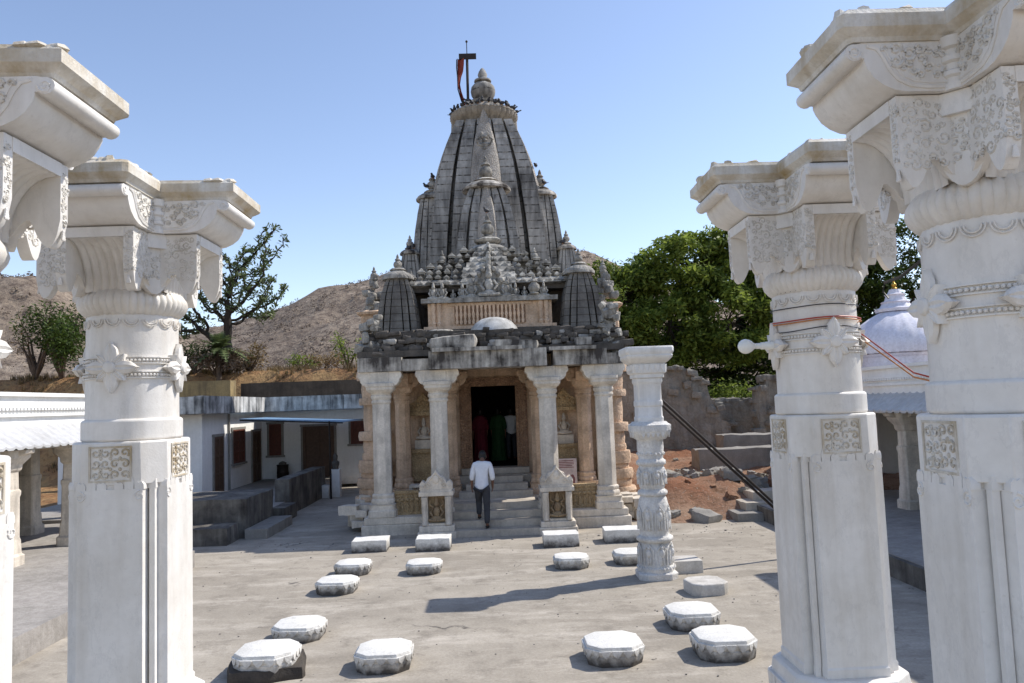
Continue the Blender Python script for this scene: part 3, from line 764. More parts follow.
for z, r0, n in ((.66,.33,26),(.19,.38,28),(1.52,.275,22),(2.05,.285,22),(2.2,.275,18)):
    for k in range(n):
        a = 2*PI*k/n; mb.ball((cx+r0*math.cos(a), cy+r0*math.sin(a), z), (.026,.026,.03), 5, 4)
mb.build('shaft', M['column_marble'], t, smooth=50)
mb = MB(); mb.poly_loft(sq(.40,.12), [(.72,2.46),(.80,2.50),(.98,2.60),(1.0,2.63),(1.0,2.72),(.86,2.75),(.80,2.78)], (cx,cy))
for k in range(4):
    mb.M = Matrix.Translation((cx,cy,0)) @ Matrix.Rotation(k*PI/2,4,'Z'); pendants(mb, (0,-.36,0), (1,0,0), (0,-1,0), .5, 2.60, 5, .09, .02)
mb.M = Matrix(); mb.build('collar', M['column_marble'], t, bevel=.006)
mb = MB(); mb.poly_loft(sq(.265,.04), [(1,2.77),(1.02,2.85),(.96,2.88),(.94,3.05),(1,3.07),(1,3.14),(.94,3.17),(.95,3.45),(1.05,3.50),(1.05,3.56),(.98,3.58)], (cx,cy))
mb.build('upper_shaft', M['marble'], t, bevel=.006)
mb = MB(); mb.poly_loft(sq(.50,.05), [(.62,3.57),(.62,3.64),(.70,3.66),(.72,3.80),(.66,3.82),(.80,3.86),(.94,3.93),(.96,3.97),(.93,3.98),(1.0,4.03),(1.0,4.10),(.97,4.13)], (cx,cy))
for k in range(4):
    mb.M = Matrix.Translation((cx,cy,0)) @ Matrix.Rotation(k*PI/2,4,'Z'); pendants(mb, (0,-.355,0), (1,0,0), (0,-1,0), .66, 3.80, 6, .11, .015)
mb.M = Matrix(); mb.build('capital', M['marble'], t, bevel=.008)
t.scale = (.87,.87,1.0)
for dy, lab in ((0,'upper of two dark iron rods slanting down from the carved column to the ground'),(.0,'lower of two dark iron rods slanting down from the carved column to the ground')):
    lower = 'lower' in lab; q = -.085 if lower else 0
    mb = MB(); mb.tube([(3.0,14.25+(.06 if lower else 0),3.32+q), (6.55+q*1.1,15.4,.02)], .027, 8)
    tag(mb.build('iron_rod', M['iron'], origin=(6.5,15.4,0)), lab, 'rod', 'iron rods propping the carved column')

# ------------------------------------------------------------------ the temple
T = thing('temple', 'old stone temple with tall curved grey spire and pillared porch across the courtyard', 'temple', (0,20,0))
def rocky(mb, c, size, **k): mb.rock(c, size, **k)
# plinth and main body
mb = MB()
for x0, x1 in ((-3.42,-1.62),(1.62,3.42)):
    mb.box(x0, x1, 19.72, 22.4, -.05, .26); mb.box(x0+.06, x1-.06, 19.78, 22.4, .26, .44); 
mb.box(-3.3, 3.3, 21.0, 22.5, .0, .66)
mb.box(-1.7, 1.7, 20.5, 22.5, 0, .68)
mb.build('plinth', M['porch'], T, bevel=.02)
mb = MB()
for i, (h, d) in enumerate(((.0,4.25),(.22,4.15),(.40,4.05),(.62,4.12),(.80,3.9),(.98,4.0),(1.15,3.75),(1.5,3.85),(1.62,3.62),(2.1,3.74),(2.25,3.55),(2.62,3.7),(2.78,3.5),(3.25,3.82),(3.42,3.55),(4.0,3.72),(4.2,3.6),(4.6,3.95))):
    z1 = (.22,.40,.62,.80,.98,1.15,1.5,1.62,2.1,2.25,2.62,2.78,3.25,3.42,4.0,4.2,4.6,5.0)[i]
    P = redent(1.0, .55, .93)
    mb.loft([[(x*d, 27.9+y*(d+1.6), z) for x, y in P] for z in (h-.002, h+.02, z1-.02, z1+.002)])
# clear the porch end: the wall behind the porch is built apart
body_v = list(mb.v)
for sx in (-1, 1):
    mb.v = [Vector((sx*max(sx*v.x, 1.7), max(v.y, 22.75), v.z)) for v in body_v]
    mb.build('wall', M['tan'], T, bevel=.0, smooth=30)
# corner wall ends seen on both sides of the porch
for sx in (-1, 1):
    mb = MB()
    for h, z1, d in ((0,.3,.62),(.3,.55,.52),(.55,.75,.58),(.75,.98,.46),(.98,1.25,.52),(1.25,1.4,.40),(1.4,1.75,.47),(1.75,1.95,.36),(1.95,2.3,.33),(2.3,2.55,.45),(2.55,3.3,.30),(3.3,3.5,.42),(3.5,4.0,.34),(4.0,4.25,.48),(4.25,4.7,.36)):
        mb.lathe([(d*.97,h),(d*1.03,(h+z1)/2),(d*.97,z1)], 16, (sx*3.42, 22.2), ph=PI/16)
    mb.build('buttress', M['tan'], T, smooth=35)
# wall behind the porch, with the doorway
mb = MB()
mb.box(-3.4, -.98, 22.4, 22.75, .6, 4.6); mb.box(.98, 3.4, 22.4, 22.75, .6, 4.6); mb.box(-.98, .98, 22.4, 22.75, 3.95, 4.6)
mb.build('porch_wall', M['tan'], T)
fr = MB()
for i, (a, b, y) in enumerate(((.98,.86,22.33),(.86,.76,22.39),(.76,.65,22.45))):
    for sx in (-1, 1):
        fr.box(min(sx*a,sx*b), max(sx*a,sx*b), y, 22.8, 1.38, 3.70+i*-.0+(.25-.08*i))
    fr.box(-a, a, y-.003*(i+1), 22.8, 3.73+.08*(2-i), 3.81+.08*(2-i))
for sx in (-1,1):
    for z in [1.5+.19*k for k in range(12)]:
        fr.ball((sx*.92, 22.33, z), (.045,.03,.07), 6, 4); fr.ball((sx*.705, 22.45, z+.08), (.035,.025,.06), 6, 4)
frame = fr.build('door_frame', M['door'], T)
mb = MB(); mb.box(-.98,.98,22.2,22.8,1.2,1.38); mb.box(-1.3,1.3,22.05,22.4,.68,1.20); mb.build('threshold', M['step'], T, bevel=.02)
# dark chamber inside
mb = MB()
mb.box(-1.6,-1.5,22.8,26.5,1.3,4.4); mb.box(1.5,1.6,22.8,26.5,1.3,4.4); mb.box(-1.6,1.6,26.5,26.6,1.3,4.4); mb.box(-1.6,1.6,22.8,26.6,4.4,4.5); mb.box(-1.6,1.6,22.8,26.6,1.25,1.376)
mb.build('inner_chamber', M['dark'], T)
# steps
mb = MB()
for i in range(4):
    y = 18.95+.36*i; x = 1.16+.0*i
    mb.rock((0.02,(y+20.6)/2,.085+.17*i), (2*x-.02*i, 20.6-y, .168), amp=.012, seg=8, fr=2)
for i in range(3):
    y = 21.05+.33*i
    mb.rock((0.03*i,(y+22.2)/2,.68+.08+.17*i), (2.0-.3*i, 22.2-y, .168), amp=.012, seg=8, fr=2)
mb.build('stairs', M['step'], T, smooth=30)
for sx in (-1, 1):
    mb = MB(); mb.rock((sx*1.42, 19.9, .28), (.52, 1.3, .56), amp=.02, seg=6); mb.rock((sx*1.42, 20.6, .6), (.5, 1.0, .5), amp=.02, seg=6)
    mb.build('stair_wall', M['step'], T, smooth=30)
# porch columns
def porch_col(x, y, z0, mat, sc=1.0, arms=((1,0),(-1,0))):
    root = None
    mb = MB()
    mb.poly_loft(sq(.35*sc,.05), [(1,z0),(1,z0+.16),(.92,z0+.18),(.92,z0+.30),(.98,z0+.32)], (x,y))
    mb.poly_loft(octagon(.285*sc), [(1,z0+.32),(1.06,z0+.38),(1,z0+.44),(.92,z0+.46),(.98,z0+.50),(.98,z0+.55),(.88,z0+.58)], (x,y))
    mb.poly_loft(octagon(.228*sc), [(1,z0+.56),(.97,3.36)], (x,y))
    c = mb.build('column', mat, T, bevel=.008)
    mb = MB()
    mb.lathe([(.225*sc,3.30),(.255*sc,3.34),(.255*sc,3.39),(.23*sc,3.41),(.27*sc,3.47),(.27*sc,3.52),(.245*sc,3.54),(.29*sc,3.62)], 24, (x,y))
    mb.poly_loft(sq(.36*sc,.05), [(.78,3.60),(.95,3.68),(.95,3.74),(1.0,3.76),(1.0,3.84),(.72,3.86),(.72,4.13)], (x,y))
    for ax, ay in arms:
        prof = [(.1,3.76),(.36,3.76),(.44,3.80),(.50,3.88),(.51,3.95),(.54,3.97),(.57,4.02),(.56,4.08),(.54,4.138),(.1,4.138)]
        w_ = .235
        if ax: mb.prism([(p[0]*ax, p[1]) for p in prof], (x, y-w_, 0), (1,0,0), (0,0,1), (0,2*w_,0))
        else: mb.prism([(p[0]*ay, p[1]) for p in prof], (x-w_, y, 0), (0,1,0), (0,0,1), (2*w_,0,0))
    mb.build('capital', mat, c, bevel=.008)
A4 = ((1,0),(-1,0),(0,-1),(0,1))
for x in (-2.9, -1.42, 1.42, 2.9): porch_col(x, 20.12, .44, M['porch'], 1, ((1,0),(-1,0),(0,1)))
for x in (-2.55, -1.25, 1.25, 2.55): porch_col(x, 21.75, .66, M['tan'], .9, A4)
# beams over the columns
for i, (x0, x1, z0, z1, y0, dz) in enumerate(((-3.45,-2.32,4.14,4.50,19.82,.02),(-2.31,-1.62,4.14,4.44,19.86,-.02),(-1.60,1.42,4.142,4.60,19.62,.04),(1.60,2.98,4.14,4.54,19.72,0),(2.99,3.5,4.142,4.42,19.85,.03))):
    mb = MB(); mb.rock(((x0+x1)/2, y0+.42, (z0+z1)/2), (x1-x0, .84, z1-z0), amp=.018, seg=10, fr=2.2); mb.build('beam', M['beam'], T, smooth=30)
mb = MB(); mb.rock((-.35,19.72,4.63), (2.3,.4,.10), amp=.04, seg=10); mb.rock((2.1,19.8,4.57), (1.2,.4,.09), amp=.05, seg=8); mb.build('ledge', M['beam'], T, smooth=30)
for sx in (-1,1):
    mb = MB(); mb.box(min(sx*2.65,sx*3.15), max(sx*2.65,sx*3.15), 20.55, 22.4, 4.14, 4.5); mb.build('beam', M['tan'], T, bevel=.01); mb = MB(); mb.box(min(sx*1.15,sx*1.7), max(sx*1.15,sx*1.7), 20.55, 22.4, 4.14, 4.5); mb.build('beam', M['tan'], T, bevel=.01)
mb = MB(); mb.box(-3.5, 3.5, 20.1, 23.4, 4.52, 4.68); mb.box(-1.12, 1.12, 20.5, 22.35, 4.4, 4.515); mb.build('porch_roof', M['blackstone'], T)
# irregular dark parapet of stones
rnd = random.Random(11)
mb = MB(); mb.rock((0,20.65,4.86), (6.7,.4,.66), amp=.05, seg=20, fr=3)
for row in range(6):
    za = 4.52+.115*row; x = -3.5+rnd.random()*.2+(.25 if row > 4 else 0)
    while x < 3.45-(.3 if row > 4 else 0):
        wd = rnd.uniform(.10,.42); hh = rnd.uniform(.10,.17)
        if not (row == 5 and rnd.random() < .35):
            q_ = MB() if rnd.random() < .13 else mb
            q_.rock((x+wd/2, 20.42+rnd.uniform(-.10,.10)+.05*row, za+hh/2), (wd*1.05, rnd.uniform(.4,.6), hh), rnd.uniform(-.25,.25), .20, 4, 6, (rnd.uniform(-.12,.12),rnd.uniform(-.12,.12)), .3)
            if q_ is not mb: q_.build('parapet_stone', M['spire'], T, smooth=40)
        x += wd
mb.build('parapet', M['blackstone'], T, smooth=40)
mb = MB()
mb.rock((-.98,20.02,4.83), (1.22,.5,.38), .02, .06, 7, 2.2, (.1,-.06), .35)
mb.build('parapet_stone', M['beam'], T, smooth=50)
mb = MB(); mb.rock((.65,20.08,4.74), (1.15,.3,.24), 0, .08, 7, 3, (0,.05), .2); mb.build('parapet_stone', M['beam'], T, smooth=50)
mb = MB(); mb.rock((2.42,20.06,4.76), (.40,.3,.20), .1, .06, 5); mb.build('parapet_stone', M['beam'], T, smooth=50)
# broken sculpture pieces at both roof corners
for sx, n in ((-1,26),(1,30)):
    mb = MB()
    for i in range(n):
        z = 4.5+rnd.random()*1.25; x = sx*(3.0+rnd.random()*.55*(1-(z-4.5)*.4))
        mb.rock((x, 20.3+rnd.random()*.7, z), (rnd.uniform(.12,.34),)*2+(rnd.uniform(.12,.32),), rnd.random()*3, .16, 4, 5, (rnd.uniform(-.4,.4),)*2, .35)
    mb.build('broken_carving', M['spire_light'], T, smooth=50)
# white roof dome, round lid
mb = MB(); mb.lathe([(.72,5.0),(.72,5.10),(.69,5.2),(.62,5.34),(.50,5.47),(.34,5.56),(.16,5.605),(.01,5.615)], 32, (.10,21.3)); mb.build('dome', stone('limewashed_dome', (.70,.69,.66), (.56,.55,.52), stain=(.16,.15,.13), scale=3, streak=.7, stain_lo=.5, bump=.35), T, smooth=70)
mb = MB(); mb.lathe([(.50,4.98),(.52,5.08),(.50,5.14),(.43,5.15),(.43,5.22),(.38,5.26),(.02,5.27)], 20, (-1.42,20.95), ph=.2); mb.build('roof_lid', M['slab_white'] if False else M['beam'], T, smooth=35)

# tower-like curved spires
PROF = [(0,59),(.18,56.2),(.36,53.2),(.55,49.6),(.70,45.8),(.80,42.2),(.90,37.2),(1,30.8)]
def prof_s(t):
    for (a, va), (b, vb) in zip(PROF, PROF[1:]):
        if t <= b: return (va+(vb-va)*(t-a)/(b-a))/59
    return 33/59
def shikhara(name, cx, cy, z0, z1, H, top=None, courses=20, mat='spire', par=None, lat=True, wob=.004, ji=.991):
    """stack of stone courses on a stepped plan, with raised centre bands and deep grooves"""
    def plan(s_, t):
        lw = .29*(1-.30*t)
        side = [(-.88,-.88),(-.63,-.88),(-.62,-.62),(-.56,-.62),(-.555,-.945),(-lw-.055,-.945),(-lw-.05,-.72),(-lw-.005,-.72),(-lw,-.99),(lw,-.99),(lw+.005,-.72),(lw+.05,-.72),(lw+.055,-.945),(.555,-.945),(.56,-.62),(.62,-.62),(.63,-.88)]
        P = []
        for k in range(4):
            ca, sa = round(math.cos(k*PI/2)), round(math.sin(k*PI/2))
            P += [(cx+s_*(x*ca-y*sa), cy+s_*(x*sa+y*ca)) for x, y in side]
        return P
    def S_(t): 
        q = prof_s(t)
        return H*(q if top is None else 1+(q-1)*(1-top)/(1-33/59))
    rings = []; g = .035*(z1-z0)/courses*2.2
    for i in range(courses):
        ta = i/courses; tb = (i+1)/courses; za = z0+(z1-z0)*ta; zb = z0+(z1-z0)*tb
        j = 1+rnd.uniform(-wob, wob)
        for z, t, q in ((za, ta, ji), (za+g*.6, ta, ji), (za+g*.8, ta, 1), (zb-g*.01, tb, 1)):
            rings.append([(x, y, z) for x, y in plan(S_(t)*q*j, t)])
    mb = MB(); mb.loft(rings)
    return mb.build(name, M[mat], par or T, smooth=25)
def pot(mb, cx, cy, z, r, n=16):
    """pot finial"""
    mb.lathe([(r*.9,z),(r*1.05,z+r*.15),(r*.6,z+r*.35),(r*.55,z+r*.5),(r*.95,z+r*.8),(r*1.08,z+r*1.25),(r*.95,z+r*1.75),(r*.55,z+r*2.1),(r*.5,z+r*2.25),(r*.72,z+r*2.4),(r*.62,z+r*2.6),(r*.3,z+r*2.9),(r*.34,z+r*3.2),(r*.2,z+r*3.6),(r*.03,z+r*3.9)], n, (cx,cy))
def bell(mb, cx, cy, z, r, h, n=20, lob=None):
    mb.lathe([(r*.72,z),(r*.98,z+h*.05),(r*1.0,z+h*.22),(r*.9,z+h*.42),(r*.72,z+h*.6),(r*.5,z+h*.72),(r*.42,z+h*.8),(r*.52,z+h*.86),(r*.4,z+h)], n, (cx,cy), lob=lob)
SH, ST = 2.78, .475
sp = shikhara('spire', 0, 29.5, 5.0, 14.0, SH, top=ST, courses=30)
# triangular carved band running up into the crown
mb = MB()
for k in range(4):
    mb.M = Matrix.Translation((0,29.5,0)) @ Matrix.Rotation(k*PI/2,4,'Z'); rings = []
    for i in range(14):
        t = i/13; z = 7.5+(14.45-7.5)*t; tt = min(1, (z-5)/9); q = SH*(1+(prof_s(tt)-1)*(1-ST)/(1-33/59))+.05
        wd = .60*(1-t**4)+.02
        rings.append([(-wd,-q+.10,z),(-wd*.8,-q,z),(0,-q-.03,z),(wd*.8,-q,z),(wd,-q+.10,z)])
    mb.loft(rings)
mb.M = Matrix(); mb.build('lattice_band', M['lattice'], sp, smooth=40)
mb = MB(); lbb = lambda a: 1+.045*abs(math.cos(a*17))**.6
mb.lathe([(1.0,13.9),(1.04,14.08),(1.10,14.14),(1.22,14.25),(1.28,14.36),(1.27,14.44),(1.29,14.46),(1.26,14.53),(1.10,14.62),(1.0,14.70),(.80,14.80),(.60,14.86),(.55,14.96)], 136, (0,29.5), lob=lbb)
mb.build('crown_disc', M['tan'] if False else stone('crown_stone', (.38,.34,.28), (.28,.25,.21), stain=(.07,.06,.05), scale=3, streak=.6, bump=.5), sp, smooth=50)
mb = MB(); mb.lathe([(.62,14.94),(.66,15.02),(.40,15.08),(.30,15.13),(.36,15.2),(.46,15.36),(.49,15.52),(.46,15.68),(.34,15.82),(.22,15.88),(.34,15.92),(.33,15.98),(.2,16.02),(.16,16.1),(.19,16.2),(.14,16.34),(.07,16.45),(.01,16.5)], 28, (0,29.5))
mb.build('finial', M['spire_light'] if False else M['spire'], sp, smooth=50)
# attached smaller spires
def turret(cx, cy, z0, z1, H, top, courses, r, mat='spire', name='side_spire', hb=.45, pr=.28):
    s_ = shikhara(name, cx, cy, z0, z1, H, top=top, courses=courses, mat=mat, ji=.94 if mat != 'spire' else .98)
    mb = MB(); bell(mb, cx, cy, z1-.02, r, hb, 28, lob=lambda a: 1+.02*abs(math.cos(a*9))); mb.build('bell_cap', M['spire_light'] if mat != 'spire' else M['beam'], s_, smooth=50)
    mb = MB(); pot(mb, cx, cy, z1+hb*.85, pr); mb.build('finial', M['spire_light'], s_, smooth=50)
    return s_
fs_ = turret(0, 26.9, 6.5, 10.75, 1.42, .50, 13, .86, hb=.46, pr=.24)
mb = MB()
rings = []
for i in range(10):
    t = i/9; z = 8+(10.9-8)*t; q = 1.42*(1+(prof_s((z-6.5)/4.25 if z < 10.75 else 1)-1)*.50/(1-33/59))+.03; wd = .33*(1-t**3)+.02
    rings.append([(-wd,26.9-q+.08,z),(-wd*.8,26.9-q,z),(0,26.9-q-.02,z),(wd*.8,26.9-q,z),(wd,26.9-q+.08,z)])
mb.loft(rings); mb.build('lattice_band', M['lattice'], fs_, smooth=40)
# carved finial panel standing above the small spire on the big one
mb = MB()
for z, r in ((12.45,.16),(12.62,.12),(12.8,.18),(12.95,.1),(13.1,.14)): mb.ball((0,27.75-(z-12.4)*-.14,z), (r,.1,.1), 8, 6)
for sx in (-1,1):
    mb.tube([(0,27.75,12.7),(sx*.2,27.78,12.8),(sx*.28,27.8,12.98),(sx*.2,27.82,13.1)], .05, 6); mb.ball((sx*.1,27.85,13.2), (.07,.06,.12), 6, 5)
mb.build('relief_figure', M['spire_light'], sp, smooth=50)
for sx in (-1, 1):
    turret(sx*2.1, 29.4, 5.0, 11.15, 1.06, .50, 20, .64, hb=.42, pr=.2)
    turret(sx*2.95, 28.6, 5.0, 8.9, .62, .50, 12, .38, hb=.3, pr=.13)
    turret(sx*3.05, 26.4, 5.0, 7.6, .5, .62, 9, .33, hb=.28, pr=.12)
    turret(sx*2.66, 22.35, 5.0, 6.92, .70, .50, 9, .46, mat='greystone', hb=.36, pr=.12)
mb = MB(); mb.box(-2.5,2.5,26.2,31.8,4.6,6.4); mb.build('spire_base', M['spire'], T)

# stepped pyramid roof covered with little bells
PR = stone('pyramid_stone', (.70,.67,.60), (.42,.395,.35), stain=(.035,.032,.028), scale=2.6, streak=.95, stain_lo=.47, bump=.6, bscale=25)
mb = MB(); PC = 24.8
dk = MB()
lev = [(2.60,6.70),(2.36,6.90),(2.11,7.10),(1.85,7.30),(1.56,7.52),(1.23,7.74),(.86,7.96)]
SQ = [(-1,-1),(1,-1),(1,1),(-1,1)]
def kuta(mb, x, y, z, r, h):   # miniature stepped roof
    mb.poly_loft(SQ, [(r*.8,z-.02),(r*.8,z+h*.12),(r,z+h*.14),(r*1.02,z+h*.24),(r*.74,z+h*.34),(r*.70,z+h*.42),(r*.72,z+h*.50),(r*.44,z+h*.62),(r*.30,z+h*.68),(r*.34,z+h*.78),(r*.10,z+h*.9),(r*.03,z+h)], (x,y))
for i, (h, z) in enumerate(lev):
    mb.poly_loft(SQ, [(h-.30,z-.05),(h-.04,z-.005),(h,z+.01),(h+rnd.uniform(-.01,.01),z+.04),(h-.02,z+.05),(h-.23,z+.195),(h-.34,z+.20)], (0,PC))
    dk.poly_loft(SQ, [(h-.20,z-.16),(h-.20,z-.01)], (0,PC))
    for k in range(4):
        mb.M = Matrix.Translation((0,PC,0)) @ Matrix.Rotation(k*PI/2,4,'Z'); dk.M = mb.M
        cb = min(.78, h*.36)
        mb.loft([[(x_, y_, z_+.001*i) for y_, z_ in ((-h-.07,z-.01),(-h-.07,z+.035),(-h-.05,z+.045),(-h+.14,z+.215),(-h+.3,z+.22),(-h+.3,z-.01))] for x_ in (-cb, cb)])
        for sx in (-1, 1):
            n_ = max(1, int((h-cb)/.25)); 
            for j in range(n_+1):
                x = sx*(h-.09-(h-cb-.05)*j/max(1,n_)); r = rnd.uniform(.075,.105)*(1.3 if j == 0 else 1)
                kuta(mb, x, -h+.10-.04*(j % 2), z+.05, r, r*rnd.uniform(1.25,1.7))
            for q in (.30, .72):
                w_ = rnd.uniform(.09,.13); x = sx*cb*q
                mb.prism([(-w_,0),(-w_*.6,.06),(-w_*.35,.07),(0,.12),(w_*.35,.07),(w_*.6,.06),(w_,0)], (x,-h-.05,z+.045), (1,0,0), (0,0,1), (0,.16,0))
dk.M = Matrix(); dk_core = dk
mb.M = Matrix()
pyr = mb.build('pyramid_roof', PR, T, smooth=30)
dk_core.build('recess_shade_core', M['blackstone'], T)  # black core paints the shade in the gaps under the tiers
mb = MB(); mb.poly_loft(octagon(.75), [(1,7.95),(1,8.1),(.8,8.14)], (0,PC)); bell(mb, 0, PC, 8.12, .66, .34, 32, lob=lambda a: 1+.03*abs(math.cos(a*12)))
mb.lathe([(.34,8.42),(.44,8.47),(.46,8.53),(.36,8.6),(.25,8.63)], 24, (0,PC)); mb.build('crown_bell', PR, pyr, smooth=50)
mb = MB(); pot(mb, 0, PC, 8.62, .21); mb.build('finial', PR, pyr, smooth=50)
for sx in (-1,1):
    mb = MB(); pot(mb, sx*1.42, 23.35, 7.58, .10); mb.build('finial', PR, pyr, smooth=50)
    mb = MB(); pot(mb, sx*2.3, 22.6, 6.88, .09); mb.build('finial', PR, pyr, smooth=50)
mb = MB()   # spine of small figures up the front
for i, (h, z) in enumerate(lev):
    y = PC-h; 
    y -= .07; mb.ball((0,y-.02,z+.12), (.09,.09,.17), 8, 6); mb.ball((0,y-.05,z+.27), (.05,.05,.06), 8, 6)
    for sx in (-1,1): mb.ball((sx*.10,y,z+.10), (.05,.06,.08), 6, 5); mb.ball((sx*.17,y+.02,z+.09), (.05,.05,.05), 6, 5)
mb.build('figure_spine', PR, pyr, smooth=50)
mb = MB(); mb.box(-2.3,2.3,23.0,26.6,4.6,6.64); mb.build('roof_drum', M['blackstone'], T)
# tan attic block with balusters, and the row of sculptures on it
mb = MB(); mb.box(-1.78,1.78,21.95,23.2,4.9,6.14); 
for sx in (-1,1): 
    for q in (1.46,1.62): mb.lathe([(.06,5.46),(.08,5.55),(.05,5.6),(.07,5.75),(.05,5.85),(.08,6.0),(.07,6.13)], 10, (sx*q,21.93))
for i in range(17):
    x = -.95+.118*i
    mb.lathe([(.036,5.50),(.05,5.58),(.026,5.66),(.05,5.78),(.026,5.88),(.046,6.05)], 8, (x,21.91))
    
mb.box(-1.2,1.2,21.92,21.96,6.05,6.12); mb.box(-1.9,1.9,21.85,22.0,5.36,5.46)
at_ = mb.build('attic', M['tan'], T, smooth=35)
mb = MB(); mb.box(-1.02,1.02,21.935,21.949,5.52,6.03); mb.build('grille_panel', M['door'], at_)
mb = MB(); mb.rock((0,22.3,6.20), (3.92,1.0,.13), amp=.03, seg=16, fr=1.6); mb.build('attic_cornice', M['spire_light'], T, smooth=40)
mb = MB(); mb.rock((0,21.9,5.2), (3.8,.5,.30), amp=.06, seg=14, fr=2); mb.build('attic_base', M['blackstone'], T, smooth=40)
def figure(mb, x, y, z, s_, seated=True):
    mb.ball((x,y,z+.10*s_), (.20*s_,.13*s_,.10*s_), 8, 6, .2); mb.ball((x,y,z+.30*s_), (.11*s_,.09*s_,.17*s_), 8, 6, .15); mb.ball((x,y-.02*s_,z+.54*s_), (.075*s_,.075*s_,.09*s_), 8, 6)
    mb.lathe([(.07*s_,z+.60*s_),(.06*s_,z+.66*s_),(.02*s_,z+.74*s_)], 8, (x,y))
    for sx in (-1,1):
        mb.tube([(x+sx*.10*s_,y,z+.42*s_),(x+sx*.19*s_,y-.02*s_,z+.30*s_),(x+sx*.12*s_,y-.10*s_,z+.18*s_)], [.04*s_,.035*s_,.03*s_], 6)
        mb.tube([(x+sx*.05*s_,y-.05*s_,z+.10*s_),(x+sx*.22*s_,y-.08*s_,z+.08*s_),(x,y-.14*s_,z+.05*s_)], [.055*s_,.05*s_,.035*s_], 6)
mb = MB(); figure(mb, 0, 22.05, 6.26, 1.25)
mb.prism([(-.42,0),(-.38,.45),(-.26,.75),(0,1.08),(.26,.75),(.38,.45),(.42,0)], (0,22.18,6.26), (1,0,0), (0,0,1), (0,.12,0))
for k in range(9):
    a = PI*k/8; mb.ball((.40*math.cos(a),22.14,6.55+.62*math.sin(a)), (.08,.08,.09), 7, 5)
mb.build('deity_sculpture', M['spire_light'], T, smooth=50)
for x, s_ in ((-.52,.85),(.52,.85),(-.78,.65),(.76,.6),(-1.36,.7),(1.30,.75),(-1.62,.7),(1.58,.6),(-1.05,.4),(1.02,.45)):
    mb = MB(); figure(mb, x, 22.1, 6.25, s_); mb.box(x-.17*s_, x+.17*s_, 22.13, 22.2, 6.2, 6.25+.5*s_); mb.build('sculpture', M['spire_light'], T, smooth=50)
mb = MB(); pot(mb, 1.30, 22.05, 6.32, .16, 14); mb.build('roof_pot', M['spire_light'], T, smooth=50)
# corner pavilions beside the drum
for sx in (-1,1):
    mb = MB(); x = sx*3.55
    mb.poly_loft(sq(.42,.06), [(1.1,4.9),(1.1,5.05),(.9,5.1),(.9,6.0),(1.15,6.05),(1.2,6.12),(1.0,6.18)], (x,23.6))
    pv = mb.build('corner_pavilion', M['tan'], T, bevel=.01)
    mb = MB()
    for i in range(26):
        k = rnd.random(); mb.rock((x+rnd.uniform(-.4,.4)*(1-k), 23.6+rnd.uniform(-.4,.4)*(1-k), 6.2+1.1*k), (.26-.1*k,)*3, rnd.random()*3, .2, 4, 5, (0,0), .5)
    pot(mb, x, 23.6, 7.15, .11); mb.build('carved_top', M['spire_light'], pv, smooth=50)
# niches with idols in the porch wall
for sx in (-1,1):
    x = sx*2.02
    mb = MB(); mb.box(x-.52,x+.52,22.1,22.42,1.1,1.9); mb.box(x-.60,x+.60,22.0,22.42,1.9,2.0); mb.box(x-.58,x+.58,22.02,22.42,2.95,3.05)
    for s2 in (-1,1): mb.lathe([(.09,2.0),(.07,2.1),(.055,2.2),(.055,2.75),(.09,2.85),(.10,2.95)], 12, (x+s2*.45,22.12))
    mb.prism([(-.58,0),(-.42,.12),(-.36,.25),(-.2,.32),(0,.55),(.2,.32),(.36,.25),(.42,.12),(.58,0)], (x,22.1,3.05), (1,0,0), (0,0,1), (0,.3,0))
    for k in range(7): mb.ball((x-.42+.14*k, 22.09, 3.12+.2*(1-abs(k-3)/3)), (.06,.04,.07), 6, 5)
    n_ = mb.build('niche', M['yellow'], T, smooth=40)
    mb = MB(); mb.box(x-.25,x+.25,22.15,22.4,2.0,2.25); figure(mb, x, 22.25, 2.25, .85); mb.build('idol', M['porch'], n_, smooth=50)
# low carved panels between the porch columns
for sx in (-1,1):
    mb = MB(); a, b = sorted((sx*1.72, sx*2.62)); mb.box(a,b,20.18,20.30,.44,.98); mb.box(a,b,20.14,20.34,.98,1.05); mb.box(a,b,20.14,20.34,.44,.52)
    for i in range(7):
        q = a+.065+(b-a-.13)*i/6
        mb.lathe([(.05,.52),(.035,.58),(.05,.66),(.03,.70),(.045,.76)], 8, (q,20.17)); mb.ball((q,20.17,.82), (.055,.04,.05), 7, 5); mb.ball((q,20.16,.91), (.03,.03,.035), 7, 5)
    mb.build('balustrade', M['yellow'], T, smooth=40)
for sx in (-1,1):    # rough stones where the plinth has broken away at the sides
    mb = MB()
    for i in range(20):
        mb.rock((sx*(3.45+rnd.random()*.55), 20.6+rnd.random()*1.5, .05+rnd.random()*.75*(1-i/30)), (rnd.uniform(.25,.6), rnd.uniform(.3,.6), rnd.uniform(.14,.26)), rnd.uniform(-.3,.3), .1, 4, 4)
    mb.build('broken_plinth', M['porch'], T, smooth=40)

